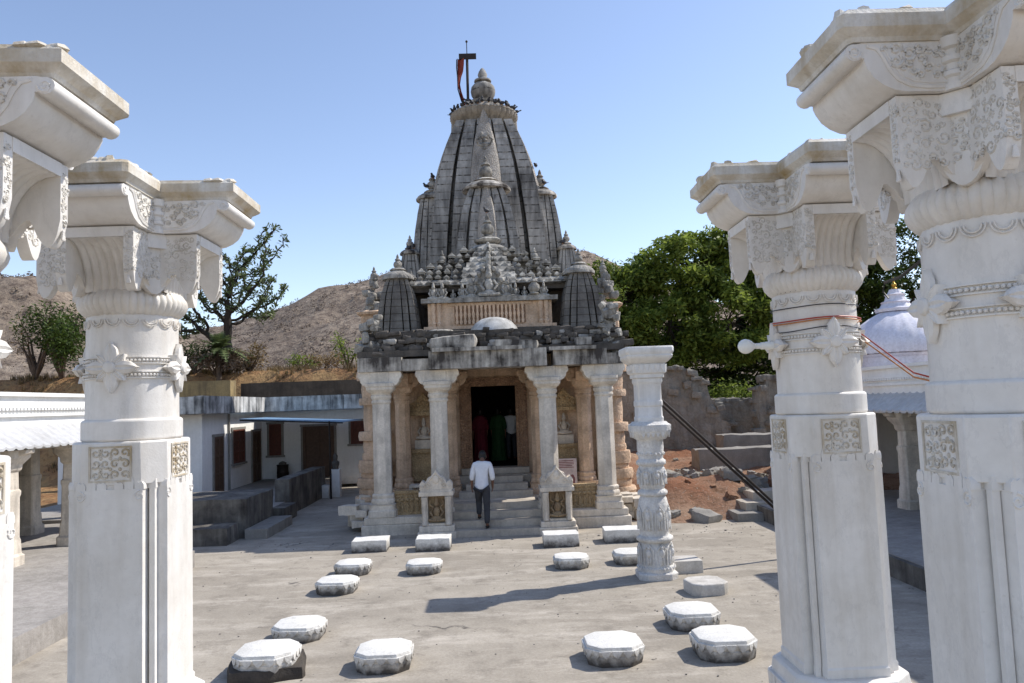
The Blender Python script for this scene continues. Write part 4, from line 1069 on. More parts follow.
# shrine blocks flanking the stairs
def shrine(x, label):
    y = 19.35
    t = thing('shrine_block', label, 'shrine', (x,y,0), 'carved shrine blocks beside the porch stairs')
    mb = MB(); mb.box(x-.47,x+.47,y-.42,y+.42,-.03,.16); mb.box(x-.43,x+.43,y-.38,y+.38,.16,.30); mb.build('base', M['porch'], t, bevel=.015)
    mb = MB(); mb.box(x-.36,x-.21,y-.32,y+.3,.30,1.02); mb.box(x+.21,x+.36,y-.32,y+.3,.30,1.02); mb.box(x-.21,x+.21,y-.18,y+.3,.30,1.02); mb.box(x-.21,x+.21,y-.31,y-.18,.30,.36)
    for sx in (-1,1): mb.lathe([(.075,.32),(.05,.42),(.055,.6),(.05,.8),(.08,.95),(.08,1.0)], 10, (x+sx*.285,y-.325))
    mb.build('body', M['porch'], t, bevel=.01)
    mb = MB(); mb.box(x-.2,x+.2,y-.185,y-.175,.37,1.0); figure(mb, x, y-.25, .38, .82); 
    for sx in (-1,1): mb.tube([(x+sx*.08,y-.23,.74),(x+sx*.17,y-.25,.80),(x+sx*.16,y-.26,.92)], .025, 6)
    mb.build('idol', M['idol'], t, smooth=50)
    mb = MB(); mb.box(x-.42,x+.42,y-.38,y+.36,1.02,1.12); mb.box(x-.38,x+.38,y-.35,y+.34,1.12,1.17)
    mb.prism([(-.40,0),(-.40,.14),(-.34,.22),(-.26,.17),(-.20,.28),(-.10,.33),(0,.48),(.10,.33),(.20,.28),(.26,.17),(.34,.22),(.40,.14),(.40,0)], (x,y-.33,1.17), (1,0,0), (0,0,1), (0,.3,0))
    for s2 in (-1,1):
        spiral(mb, (x+s2*.2,y-.335,1.27), (s2,0,0), (0,0,1), .08, 1.4, .02, 1, 0); spiral(mb, (x+s2*.34,y-.335,1.25), (s2,0,0), (0,0,1), .05, 1.2, .016, -1, 1)
    mb.ball((x,y-.335,1.42), (.09,.03,.11), 8, 6); mb.tube([(x-.2,y-.335,1.36),(x-.1,y-.34,1.48),(x,y-.34,1.60),(x+.1,y-.34,1.48),(x+.2,y-.335,1.36)], .022, 6)
    mb.build('crest', M['porch'], t, smooth=40)
shrine(-1.46, 'small carved shrine block with a seated idol left of the porch stairs')
shrine(1.50, 'small carved shrine block with a seated idol right of the porch stairs')
# board with notice and stool in the porch
t = thing('notice_board', 'pale pink notice board standing under the right niche in the porch', 'sign', (1.98,21.5,.66))
mb = MB(); mb.box(1.66,2.26,21.48,21.52,.74,1.62); mb.build('panel', M['sign'], t, bevel=.004)
mb = MB()
for i in range(9):
    wd = .22 if i else .26; q = 1.56-.045*i
    if i < 5: mb.box(1.96-wd, 1.96+wd*(1 if i % 3 else .8), 21.476, 21.479, q-.012, q+.010)
mb.ball((1.83,21.475,1.08), (.11,.004,.13), 12, 8); mb.ball((2.12,21.475,1.02), (.08,.004,.16), 12, 8)
mb.build('print', M['signink'], t, smooth=0)
mb = MB()
for sx in (1.70,2.22): mb.box(sx-.02,sx+.02,21.5,21.56,.66,.76)
mb.build('foot', M['iron'], t)
t = thing('stone_stool', 'grey stool standing in the shade of the porch left of the stairs', 'stool', (-2.0,20.9,.66))
mb = MB(); mb.box(-2.30,-1.72,20.68,21.1,1.06,1.13); mb.build('seat', M['porch'], t, bevel=.01)
for sx in (-2.26,-1.76):
    for sy in (20.72,21.06):
        mb = MB(); mb.box(sx-.04,sx+.04,sy-.04,sy+.04,.44,1.06); mb.build('leg', M['porch'], t)
t = thing('flag_mast', 'dark mast with a cross plate and a tattered red flag on the spire', 'flag', (-.62,29.2,14.6))
mb = MB(); mb.tube([(-.60,29.2,14.5),(-.58,29.2,16.9)], .055, 8); mb.tube([(-.58,29.2,16.9),(-.58,29.2,17.5)], .018, 6); mb.ball((-.58,29.2,17.45), .05, 8, 6); mb.build('pole', M['iron'], t, smooth=40)
mb = MB(); mb.box(-.90,-.22,29.14,29.2,16.72,16.94); mb.build('cross_plate', M['iron'], t)
mb = MB()
def cloth(pts, wd):
    vs = []; fs = []
    for i, (x, z) in enumerate(pts):
        for j in range(4):
            vs.append((x+wd[i]*(j/3-.5), 29.17+.07*math.sin(i*1.1+j*1.7), z))
    for i in range(len(pts)-1):
        for j in range(3): fs.append((i*4+j, i*4+j+1, i*4+j+5, i*4+j+4))
    mb.add(vs, fs)
cloth([(-.82,16.74),(-.84,16.5),(-.86,16.25),(-.9,16.0),(-.93,15.7),(-.88,15.4),(-.8,15.1),(-.72,14.85)], [.26,.26,.22,.12,.09,.08,.10,.08])
fl = mb.build('flag', M['red'], t, smooth=60)
mb = MB(); cloth([(-.98,16.74),(-1.0,16.4),(-.98,16.0),(-.97,15.5),(-.84,15.0),(-.70,14.7)], [.05,.05,.04,.05,.06,.05]); mb.build('streamer', M['trouser'], fl, smooth=60)

# ------------------------------------------------------------------ people
def skin_obj(name, mat, verts, edges, radii, parent, root=0, sub=2):
    me = bpy.data.meshes.new(name); me.from_pydata([Vector(v) for v in verts], edges, []); me.update()
    o = bpy.data.objects.new(name, me); COL.objects.link(o); o.parent = parent
    m = o.modifiers.new('skin', 'SKIN'); m.use_smooth_shade = True; m.branch_smoothing = .3
    for i, r in enumerate(radii):
        sv = me.skin_vertices[0].data[i]; sv.radius = r if isinstance(r, tuple) else (r, r); sv.use_root = (i == root)
    s_ = o.modifiers.new('sub', 'SUBSURF'); s_.levels = sub; s_.render_levels = sub
    me.materials.append(mat); WO[o.name] = WO[parent.name]
    return o
def person(label, loc, rz, P, shirt='shirt', lower='trouser', sari=None, longhair=False):
    """P: joints relative to the ground point, figure facing +y"""
    t = thing('person', label, 'person', loc); t.rotation_euler = (0,0,rz)
    V = []; E = []; Rr = []
    def av(p, r, prev=None):
        V.append(p); Rr.append(r); i = len(V)-1
        if prev is not None: E.append((prev, i))
        return i
    pel = av(P['pelvis'], (.13,.10)); wa = av(P['waist'], (.125,.09), pel); ch = av(P['chest'], (.15,.105), wa); nk = av(P['neck'], (.055,.055), ch)
    hd0 = av(P['chin'], (.062,.072), nk); hd1 = av(P['head'], (.076,.092), hd0); hd2 = av(P['crown'], (.05,.062), hd1)
    for s_ in ('l', 'r'):
        sg = -1 if s_ == 'l' else 1
        sh = av(P['sh_'+s_], .062, ch); el = av(P['el_'+s_], .043, sh); wr = av(P['wr_'+s_], .030, el)
        d = (Vector(P['wr_'+s_])-Vector(P['el_'+s_])).normalized(); pm = Vector(P['wr_'+s_])+d*.05
        pa = av(tuple(pm), (.036,.018), wr)
        side = Vector((0,1,0)); 
        for k, ln in enumerate((.075,.085,.08,.06)):
            q = pm+side*(.03-.02*k)+d*.035; a = av(tuple(q), .0095, pa); b = av(tuple(q+d*ln*.5+Vector((-sg*.008,0,0))), .0085, a); av(tuple(q+d*ln*.9+Vector((-sg*.025,0,0))), .007, b)
        q = pm+side*.035-d*.02; a = av(tuple(q+side*.015+d*.02), .0105, pa); av(tuple(q+side*.03+d*.06), .008, a)
        hp = av(P['hip_'+s_], .095, pel); kn = av(P['kn_'+s_], .060, hp); an = av(P['an_'+s_], .040, kn)
        f = Vector(P['an_'+s_]); he = av((f.x, f.y+.06, f.z-.04), (.042,.035), an); av((f.x, f.y+.17, f.z-.055), (.04,.022), he)
    skin_obj('body', M['skin'], V, E, Rr, t)
    # face
    hd = Vector(P['head']); ch_ = Vector(P['chin'])
    mb = MB(); mb.M = Matrix.Translation(WO[t.name])
    if not sari or True:
        up = (hd-ch_).normalized(); c = hd+up*.015
        mb.ball(c+Vector((0,-.02,.004)), (.09,.106,.108), 14, 10, .05, 4); mb.ball(c+Vector((0,-.06,-.055)), (.085,.065,.085), 12, 8)
        for sg in (-1,1): pass
        if longhair: mb.ball(c+Vector((0,-.085,-.07)), (.05,.05,.055), 10, 8)
        mb.build('hair', M['hair'], t, smooth=70)
    mb = MB(); mb.M = Matrix.Translation(WO[t.name]); c = hd
    mb.ball(c+Vector((0,.098,-.035)), (.014,.02,.022), 8, 6)
    for sg in (-1,1): mb.ball(c+Vector((sg*.085,0,-.03)), (.014,.022,.032), 8, 6)
    mb.build('nose_and_ears', M['skin'], t, smooth=70)
    mb = MB(); mb.M = Matrix.Translation(WO[t.name])
    for sg in (-1,1): mb.ball(c+Vector((sg*.032,.088,-.008)), (.013,.01,.008), 8, 6)
    mb.build('eyes', M['hair'], t, smooth=70)
    # clothes
    V = []; E = []; Rr = []
    pel = av(tuple(Vector(P['pelvis'])+Vector((0,0,-.13))), (.205,.16)); p2 = av(P['pelvis'], (.185,.145), pel); wa = av(P['waist'], (.165,.125), p2); ch = av(P['chest'], (.175,.13), wa)
    nk = av(tuple(Vector(P['neck'])*.85+Vector(P['chest'])*.15), (.078,.078), ch)
    for s_ in ('l','r'):
        sh = av(P['sh_'+s_], .086, ch); el = av(P['el_'+s_], .067, sh)
        e_ = Vector(P['el_'+s_]).lerp(Vector(P['wr_'+s_]), .45); av(tuple(e_), .058, el)
    so = skin_obj('shirt', M[shirt], V, E, Rr, t)
    if sari:
        mb = MB(); mb.M = Matrix.Translation(WO[t.name]); p = Vector(P['pelvis']); zz = p.z
        fold = lambda a: 1+.05*math.cos(11*a)
        mb.lathe([(.25,.03),(.24,.2),(.215,zz*.6),(.20,zz),(.17,zz+.15)], 44, (p.x,p.y), lob=fold); mb.build('sari_skirt', M[sari], t, smooth=60)
        mb = MB(); mb.M = Matrix.Translation(WO[t.name])
        c_ = Vector(P['chest'])
        mb.lathe([(.215,zz-.05),(.20,zz+.2),(.225,c_.z-.02),(.20,c_.z+.1),(.10,c_.z+.19)], 30, (c_.x,c_.y), sx=1, sy=.75, lob=lambda a: 1+.03*math.cos(7*a)); mb.build('drape', M[sari], t, smooth=60)
    else:
        V = []; E = []; Rr = []
        pl = av(tuple(Vector(P['pelvis'])+Vector((0,0,.03))), (.15,.115))
        for s_ in ('l','r'):
            hp = av(P['hip_'+s_], (.112,.115), pl); kn = av(P['kn_'+s_], .083, hp); a_ = Vector(P['an_'+s_]); av((a_.x,a_.y,a_.z+.0), .068, kn)
        skin_obj('trousers', M[lower], V, E, Rr, t)
        mb = MB(); mb.M = Matrix.Translation(WO[t.name])
        for s_ in ('l','r'):
            f = Vector(P['an_'+s_]); mb.ball(f+Vector((0,.075,-.055)), (.05,.14,.035), 10, 8)
        mb.build('shoes', M['hair'], t, smooth=70)
    return t
stand = dict(pelvis=(0,0,.92), waist=(0,.01,1.08), chest=(0,.01,1.30), neck=(0,.01,1.46), chin=(0,.035,1.52), head=(0,.03,1.59), crown=(0,.02,1.66),
             sh_l=(-.17,.01,1.38), el_l=(-.22,-.01,1.10), wr_l=(-.22,.06,.87), sh_r=(.17,.01,1.38), el_r=(.22,-.01,1.10), wr_r=(.22,.06,.87),
             hip_l=(-.09,0,.85), kn_l=(-.10,.02,.47), an_l=(-.10,-.01,.09), hip_r=(.09,0,.85), kn_r=(.10,.02,.47), an_r=(.10,-.01,.09))
climb = dict(stand, pelvis=(-.02,.10,.95), waist=(-.02,.13,1.11), chest=(-.01,.18,1.36), neck=(0,.22,1.52), chin=(0,.30,1.56), head=(0,.34,1.62), crown=(0,.36,1.68),
             sh_l=(-.19,.17,1.43), el_l=(-.25,.12,1.16), wr_l=(-.26,.17,.94), sh_r=(.18,.18,1.43), el_r=(.24,.13,1.15), wr_r=(.23,.22,.93),
             hip_l=(-.10,.10,.88), kn_l=(-.12,.34,.60), an_l=(-.12,.30,.26), hip_r=(.08,.09,.88), kn_r=(.09,.08,.48), an_r=(.09,-.02,.09))
person('man in a white shirt and dark trousers climbing the porch stairs, seen from behind', (-.33,19.12,.175), R(-4), climb).scale = (1.04,1.04,1.08)
person('woman in magenta clothes standing at the left of the dark doorway', (-.44,24.4,1.378), R(15), stand, shirt='pink', sari='pink', longhair=True)
person('person in green clothes in the middle of the dark doorway', (.12,24.7,1.378), R(-10), stand, shirt='green', sari='green', longhair=True)
person('person in a white shirt at the right of the dark doorway', (.54,24.9,1.378), R(5), stand)

# ------------------------------------------------------------------ pigeons on the spire
bird = thing('pigeon', 'small dark pigeon perched on the temple spire', 'pigeon', (0,0,0), 'pigeons perched on the temple roof')
mb = MB(); mb.ball((0,0,.12), (.085,.15,.08), 10, 8); mb.ball((0,.13,.21), (.045,.05,.048), 8, 6); mb.tube([(0,.08,.15),(0,.125,.2)], [.06,.04], 8)
mb.prism([(-.03,0),(.03,0),(.05,-.16),(-.05,-.16)], (0,-.10,.10), (1,0,0), (0,1,-.25), (0,0,.02)); mb.tube([(0,.17,.21),(0,.205,.20)], [.012,.003], 5)
mb.build('body', M['pigeon'], bird, smooth=60)
mb = MB()
for sx in (-1,1): mb.tube([(sx*.03,.01,.06),(sx*.03,.02,.0)], .009, 5)
mb.build('legs', M['wire_or'], bird)
rnd = random.Random(21); n = 0
def perch(p, rz=None):
    global n
    if n == 0: bird.location = p; bird.rotation_euler = (0,0,rnd.random()*6); bird.scale = (.82,)*3
    else: dup(bird, p, rnd.random()*6)
    n += 1
for k in range(17):
    a = -PI+PI*(k+.5)/17+rnd.uniform(-.05,.05); r = rnd.choice([1.22,1.25,1.05,1.28]); perch((r*math.cos(a), 29.5+r*math.sin(a), {1.22:14.56,1.25:14.55,1.05:14.67,1.28:14.53}[r]))
for p in ((-.62,29.05,14.9),(.52,29.1,14.9),(.66,29.2,14.88),(-2.3,29.0,11.55),(-2.05,29.1,11.95),(2.25,29.1,11.58),(1.95,29.2,12.3),(0,24.75,9.43),(-2.75,28.0,9.02),(-2.95,28.1,8.98),(2.75,28.1,9.02)): perch(p)

# ------------------------------------------------------------------ left building, yard walls
BX = -9.75
t = thing('whitewashed_building', 'low whitewashed building with flat mouldy roof edge and brown doors, left of the temple', 'building', (-9.8,29,0))
mb = MB()
mb.box(-14.5, BX, 26.0, 33.0, .1, 3.25); mb.box(BX-1, -5.2, 32.6, 36.0, .1, 3.25)
mb.build('wall', M['white'], t, bevel=.02)
mb = MB()
for i, (a, b) in enumerate(((25.2,27.6),(27.62,30.2),(30.22,33.2))): mb.rock((-9.55, (a+b)/2, 3.53), (.34, b-a, .58), amp=.02, seg=6, fr=2)
mb.box(-14.6,-9.4,25.15,25.4,3.24,3.8)
for a, b in ((-9.38,-7.9),(-7.88,-6.2),(-6.18,-4.9)): mb.rock(((a+b)/2, 32.0, 3.53), (b-a, .3, .58), amp=.02, seg=6, fr=2)
mb.build('roof_edge', M['parapet'], t, smooth=30)
mb = MB(); mb.box(-14.5,-9.4,25.3,33.2,3.22,3.30); mb.box(-9.5,-4.9,32.1,36.2,3.215,3.295); mb.build('roof', M['parapet'], t)
mb = MB(); mb.box(-14.5,-6.55,22.0,36,-.02,.43); mb.build('terrace', M['terrace'], t, bevel=.02)
def door(x0, x1, y0, y1, z0, z1, kind, dxy):
    """dxy: outward normal"""
    mb = MB(); nx_, ny_ = dxy
    def slab(u0, u1, w0, w1, out0, out1):
        if nx_: mb.box(x0+min(out0,out1), x0+max(out0,out1), y0+(y1-y0)*u0, y0+(y1-y0)*u1, z0+(z1-z0)*w0, z0+(z1-z0)*w1)
        else: mb.box(x0+(x1-x0)*u0, x0+(x1-x0)*u1, y0-max(out0,out1), y0-min(out0,out1), z0+(z1-z0)*w0, z0+(z1-z0)*w1)
    slab(0,1,0,1,.004,.015)
    for a, b in ((0,.09),(.91,1),(.46,.54)): slab(a,b,0,1,.012,.06)
    for a, b in ((0,.05),(.95,1),(.32,.36),(.64,.68)): slab(.002,.998,a,b,.014,.05)
    if kind == 'window':
        for q in (.18,.27,.36,.64,.73,.82): slab(q-.012,q+.012,.02,.98,.03,.045)
    return mb.build(kind, M['rwood'] if kind == 'window' else M['wood'], t)
door(BX, BX, 27.0, 27.85, .44, 2.42, 'door', (1,0)); door(BX, BX, 28.9, 30.2, 1.35, 2.6, 'window', (1,0)); door(BX, BX, 31.2, 32.2, .44, 2.45, 'door', (1,0))
door(-8.05, -6.75, 32.6, 32.6, .44, 2.55, 'door', (0,1)); door(-9.45, -8.95, 32.6, 32.6, 1.4, 2.7, 'window', (0,1)); door(-6.05, -5.25, 32.6, 32.6, 1.75, 2.7, 'window', (0,1))
def surround(x, y0, y1, z0, z1, along_y, sill):
    mb = MB(); w_ = .09
    if along_y:
        for a_, b_ in ((y0-w_, y0), (y1, y1+w_)): mb.box(x, x+.05, a_, b_, z0, z1)
        mb.box(x, x+.055, y0-w_-.03, y1+w_+.03, z1, z1+w_)
        if sill: mb.box(x, x+.10, y0-w_-.05, y1+w_+.05, z0-.08, z0)
    else:
        for a_, b_ in ((y0-w_, y0), (y1, y1+w_)): mb.box(a_, b_, x-.05, x, z0, z1)
        mb.box(y0-w_-.03, y1+w_+.03, x-.055, x, z1, z1+w_)
        if sill: mb.box(y0-w_-.05, y1+w_+.05, x-.10, x, z0-.08, z0)
    mb.build('surround', M['concrete'], t)
surround(BX, 27.0, 27.85, .44, 2.42, True, False); surround(BX, 28.9, 30.2, 1.35, 2.6, True, True); surround(BX, 31.2, 32.2, .44, 2.45, True, False)
surround(32.6, -8.05, -6.75, .44, 2.55, False, False); surround(32.6, -9.45, -8.95, 1.4, 2.7, False, True); surround(32.6, -6.05, -5.25, 1.75, 2.7, False, True)
mb = MB(); mb.tube([(BX+.05, 28.45, .45), (BX+.05, 28.45, 3.2)], .04, 8); mb.build('drain_pipe', M['concrete'], t)
def roughbox(name, mat, x0, x1, y0, y1, z0, z1, label, cat, amp=.03, group=None, seg=10):
    mb = MB(); mb.rock(((x0+x1)/2,(y0+y1)/2,(z0+z1)/2), (x1-x0,y1-y0,z1-z0), amp=amp, seg=seg, fr=2)
    o = mb.build(name, mat, origin=((x0+x1)/2,(y0+y1)/2,z0), smooth=30); tag(o, label, cat, group); return o
roughbox('yard_wall', M['lowwall'], -9.3,-6.45,20.2,22.6,-.02,1.0, 'blackened thick low wall nearest the courtyard, before the whitewashed building', 'wall')
roughbox('yard_wall', M['lowwall'], -6.85,-6.4,24.2,29.2,-.02,1.12, 'blackened thin low wall farther back beside the white stub pillar', 'wall')
roughbox('stone_step', M['lowwall'], -7.0,-6.15,22.7,24.1,-.02,.42, 'dark step in the gap between the two low yard walls', 'step')
roughbox('stone_step', M['concrete'], -6.42,-5.85,20.0,22.4,-.02,.25, 'long grey step along the foot of the nearest low wall', 'step')
roughbox('stone_step', M['lowwall'], -8.1,-6.6,19.2,20.1,-.02,.42, 'broken blackened step block in front of the nearest low wall', 'step', .06)
t2 = thing('tap_pillar', 'short white stub pillar with a small dark bust on top beside the awning pole', 'pillar', (-5.95,28.9,0))
mb = MB(); mb.rock((-5.95,28.9,.5), (.36,.36,1.02), amp=.03, seg=6); mb.rock((-6.35,28.8,.22), (.4,.4,.46), amp=.05, seg=5); mb.build('post', M['white'], t2, smooth=30)
mb = MB(); mb.lathe([(.12,1.0),(.10,1.08),(.14,1.18),(.15,1.28),(.07,1.34),(.085,1.42),(.09,1.5),(.05,1.57),(.01,1.59)], 14, (-5.95,28.9)); mb.build('bust', M['lowwall'], t2, smooth=60)
t3 = thing('awning', 'thin blue sheet awning on a pole in front of the whitewashed building', 'awning', (-6.4,30,0))
mb = MB(); mb.loft([[(-9.3,y,2.98+.0*y),(-5.5,y,2.74),(-5.5,y,2.77),(-9.3,y,3.01)] for y in (28.4,32.0)]); mb.build('sheet', M['blue'], t3)
mb = MB(); mb.tube([(-6.0,28.3,0),(-6.02,28.3,2.80)], .035, 8); mb.tube([(-5.55,28.42,2.72),(-9.3,28.42,2.95)], .025, 6); mb.build('pole', M['iron'], t3)
t4 = thing('water_drum', 'small dark drum standing on the terrace by the far wall', 'drum', (-8.75,32.0,.44))
mb = MB(); mb.lathe([(.22,.44),(.24,.5),(.23,.7),(.245,.72),(.23,.75),(.23,1.0),(.25,1.03),(.23,1.05)], 20, (-8.75,32.0)); mb.build('barrel', M['iron'], t4, smooth=40)
mb = MB(); mb.lathe([(.15,1.05),(.16,1.12),(.05,1.18),(.01,1.19)], 14, (-8.75,32.0)); mb.build('lid', M['lowwall'], t4, smooth=40)
tt = roughbox('boundary_wall', M['bwall'], -12.4,-4.0,38.0,38.6,2.0,4.66, 'long dark boundary wall behind the whitewashed building', 'wall', .02)
roughbox('boundary_wall', M['ochre'], -16.5,-12.5,36.8,37.6,2.0,4.80, 'short ochre stained wall piece left of the dark boundary wall', 'wall', .02)
# a long shaded mass behind the temple porch on the left
# ------------------------------------------------------------------ galleries
def gcol(x, y, z0, mat, par, h=2.3):
    mb = MB(); mb.poly_loft(sq(.27,.05), [(1,z0),(1,z0+.2),(.85,z0+.24),(.8,z0+.5),(.74,z0+.55),(.72,z0+1.35),(.78,z0+1.4),(.78,z0+1.48),(.66,z0+1.52),(.64,z0+h-.45),(.8,z0+h-.4),(.85,z0+h-.3),(1.25,z0+h-.16),(1.3,z0+h)], (x,y)); mb.build('column', mat, par, bevel=.01)
    mb = MB()
    for sx in (-1,1):
        mb.prism([(0,0),(.5*sx,0),(.48*sx,-.08),(.34*sx,-.12),(.26*sx,-.25),(0,-.3)], (x,y-.15,z0+h), (1,0,0), (0,0,1), (0,.3,0))
        mb.prism([(0,0),(.5*sx,0),(.48*sx,-.08),(.34*sx,-.12),(.26*sx,-.25),(0,-.3)], (x-.15,y,z0+h), (0,1,0), (0,0,1), (.3,0,0))
    mb.build('bracket', mat, par, bevel=.01)
def gallery(sx, y0, y1, label, xe, name='gallery', rows=None):
    t = thing(name, label, 'building', (sx*(xe+1), (y0+y1)/2, .35))
    X = lambda a: sx*a
    def bx(mb, a, b, *r): mb.box(min(X(a),X(b)), max(X(a),X(b)), *r)
    mb = MB()
    n_ = int((y1-y0)/.30); vs = []; 
    # ribbed sloping roof sheet
    for i in range(n_*4+1):
        y = y0+(y1-y0)*i/(n_*4); k = .035*(1 if i % 4 in (1,) else 0)
        vs += [(X(xe), y, 2.70+k), (X(xe+.75), y, 3.20+k), (X(xe+.75), y, 3.15+k), (X(xe), y, 2.65+k)]
    fs = [(4*i+a, 4*i+(a+1) % 4, 4*i+4+(a+1) % 4, 4*i+4+a) for i in range(n_*4) for a in range(4)]
    mb.add(vs, fs); mb.build('eave', M['tin'] if sx < 0 else M['tin'], t, smooth=20)
    mb = MB(); bx(mb, xe+.6, xe+.9, y0, y1, 2.6, 3.30); bx(mb, xe+.52, xe+.9, y0, y1, 3.30, 3.36); bx(mb, xe+.58, xe+.9, y0, y1, 3.36, 3.48); bx(mb, xe+.50, xe+.9, y0, y1, 3.48, 3.53); bx(mb, xe+.55, xe+.9, y0, y1, 3.53, 3.72); bx(mb, xe+.46, xe+.92, y0, y1, 3.72, 3.80)
    for i in range(int((y1-y0)/.12)): y = y0+.12*i; bx(mb, xe+.49, xe+.56, y, y+.07, 3.43, 3.478)
    mb.build('cornice', M['white'], t)
    mb = MB(); bx(mb, xe+.72, xe+4.3, y0+.02, y1-.02, 3.1, 3.25); mb.build('roof', M['concrete'], t)
    mb = MB(); bx(mb, xe+4.0, xe+4.3, y0, y1, .3, 3.1); mb.build('back_wall', M['bwall'] if sx < 0 else M['rubblewall'], t)
    return t, X
tl, X = gallery(-1, 6, 22.0, 'white pillared gallery with ribbed eave along the left side of the courtyard', 9.2)
for y in (8.2,10.7,13.2,15.7,18.2,20.7): gcol(-9.75, y, .34, M['porch'], tl, 2.3); gcol(-11.9, y+1.9, .34, M['porch'], tl, 2.75)
tr, X = gallery(1, 2, 24.0, 'white pillared gallery with ribbed eave along the right side of the courtyard', 9.3)
for y in (6.0,8.5,11.0,13.5,16.0,18.4,20.8,23.2): gcol(9.95, y, .34, M['porch'], tr, 2.3); gcol(12.1, y+1.2, .34, M['porch'], tr, 2.75)
mb = MB(); mb.box(8.98,12.5,8.5,15.45,4.55,4.72); mb.box(8.9,12.6,8.4,15.55,4.722,5.0)
for x, y in ((9.3,8.8),(9.3,11.0),(9.3,13.0),(9.3,15.1)): mb.box(x-.25,x+.25,y-.25,y+.25,3.2,4.55); mb.poly_loft(octagon(.27), [(1,.3),(1,3.2)], (x,y))
mb.build('entrance_bay', M['marble_rough'], tr, bevel=.02)
roughbox('stone_ledge', M['lowwall'], 6.75,8.6,12.0,20.5,-.02,.34, 'dark stone ledge running along the right gallery', 'ledge', .03)
# domed shrine beyond the right gallery
t = thing('domed_shrine', 'pale blue domed shrine with a gilded finial rising behind the right gallery', 'shrine', (13.6,26,0))
dx, dy = 13.95, 26.0
mbs = len(bpy.data.objects)
mb = MB(); mb.box(dx-1.9,dx+1.9,dy-1.9,dy+1.9,0,3.7); mb.box(dx-2.05,dx+2.05,dy-2.05,dy+2.05,3.7,3.9); mb.build('wall', M['white'], t, bevel=.02)
mb = MB(); mb.lathe([(1.5,3.9),(1.5,4.1),(1.62,4.14),(1.62,4.24),(1.45,4.28),(1.45,4.62),(1.55,4.66),(1.6,4.72),(1.5,4.78)], 32, (dx,dy))
for k in range(24):
    a = 2*PI*k/24; mb.ball((dx+1.5*math.cos(a), dy+1.5*math.sin(a), 4.80), (.12,.12,.09), 8, 5)
dr = mb.build('drum', M['dome'], t, smooth=35)
mb = MB(); mb.lathe([(1.70,4.76),(1.74,4.92),(1.66,5.2),(1.46,5.5),(1.18,5.78),(.9,5.98),(.66,6.12),(.5,6.2)], 96, (dx,dy), lob=lambda a: 1+.018*abs(math.cos(a*12))); dm = mb.build('dome', M['dome'], t, smooth=50)
mb = MB(); mb.lathe([(.62,6.2),(.66,6.3),(.5,6.36),(.42,6.5),(.46,6.54),(.34,6.58),(.28,6.75),(.33,6.8),(.22,6.84),(.16,6.98)], 40, (dx,dy), lob=lambda a: 1+.04*math.cos(a*10)); mb.build('cap', M['dome'], dm, smooth=40)
mb = MB(); mb.lathe([(.07,6.96),(.10,7.02),(.05,7.06),(.09,7.13),(.08,7.18),(.03,7.22),(.04,7.27),(.01,7.42)], 16, (dx,dy)); mb.build('finial', M['gold'], dm, smooth=50)
t.location.z = -.35

# ------------------------------------------------------------------ ruined walls, steps and rubble behind right
def ruin(name, pts, x0, y, z0, th, mat, label):
    """broken wall: jagged top line given as (x, z)"""
    mb = MB(); rr = random.Random(len(pts)); N = 90; vs = []; fs = []
    def top(x):
        for (a, za), (b, zb) in zip(pts, pts[1:]):
            if a <= x <= b: return za+(zb-za)*(x-a)/(b-a)
        return pts[-1][1]
    xa, xb = pts[0][0], pts[-1][0]; Mz = 26
    ring = []
    for side in (0,1):
        for i in range(N+1):
            x = xa+(xb-xa)*i/N; zt = top(x)+.12*noise.noise(Vector((x*2, y, 1)))+.07*noise.noise(Vector((x*6, y, 2)))
            for j in range(Mz+1):
                z = z0+(zt-z0)*j/Mz; d = .05*noise.fractal(Vector((x*1.5, z*1.5, side*5)), 1, 2, 4)+.03*noise.cell(Vector((x*2.4, z*3.4, side)))
                ex = .25*noise.noise(Vector((z*1.4, 7+i*.0, y))) if i in (0, N) else 0
                vs.append((x+ex, y+(th if side else 0)+d*(1 if side else -1), z))
    s_ = (N+1)*(Mz+1)
    q = lambda sd, i, j: sd*s_+i*(Mz+1)+j
    for i in range(N):
        for j in range(Mz):
            fs.append((q(0,i,j), q(0,i+1,j), q(0,i+1,j+1), q(0,i,j+1))); fs.append((q(1,i,j), q(1,i,j+1), q(1,i+1,j+1), q(1,i+1,j)))
        fs.append((q(0,i,Mz), q(0,i+1,Mz), q(1,i+1,Mz), q(1,i,Mz)))
    for j in range(Mz):
        for i in (0,N): fs.append((q(0,i,j), q(0,i,j+1), q(1,i,j+1), q(1,i,j)))
    mb.add(vs, fs)
    for i in range(70):
        x = xa+(xb-xa)*rr.random()**(.6 if i % 2 else 1); k = rr.random()
        mb.rock((x, y+th*rr.uniform(.1,.8), top(x)-.02 if i % 3 else z0+(top(x)-z0)*k), (rr.uniform(.18,.5), th*rr.uniform(.5,1.08) if i % 3 else th*1.1, rr.uniform(.12,.30)), rr.uniform(-.2,.2), .18, 4, 4, (0, rr.uniform(-.15,.15)), .25)
    o = mb.build(name, mat, origin=((xa+xb)/2, y, z0), smooth=60); tag(o, label, 'wall'); return o
ruin('ruined_wall', [(3.6,4.3),(5.9,4.3),(7.6,4.38),(8.0,4.1),(8.2,3.8),(8.55,3.75),(8.62,3.2),(8.95,3.0),(9.02,2.3),(9.35,2.1),(9.5,1.3)], 0, 30.6, .4, .7, M['rubblewall'], 'tall ruined plaster wall with a broken right end behind the carved column')
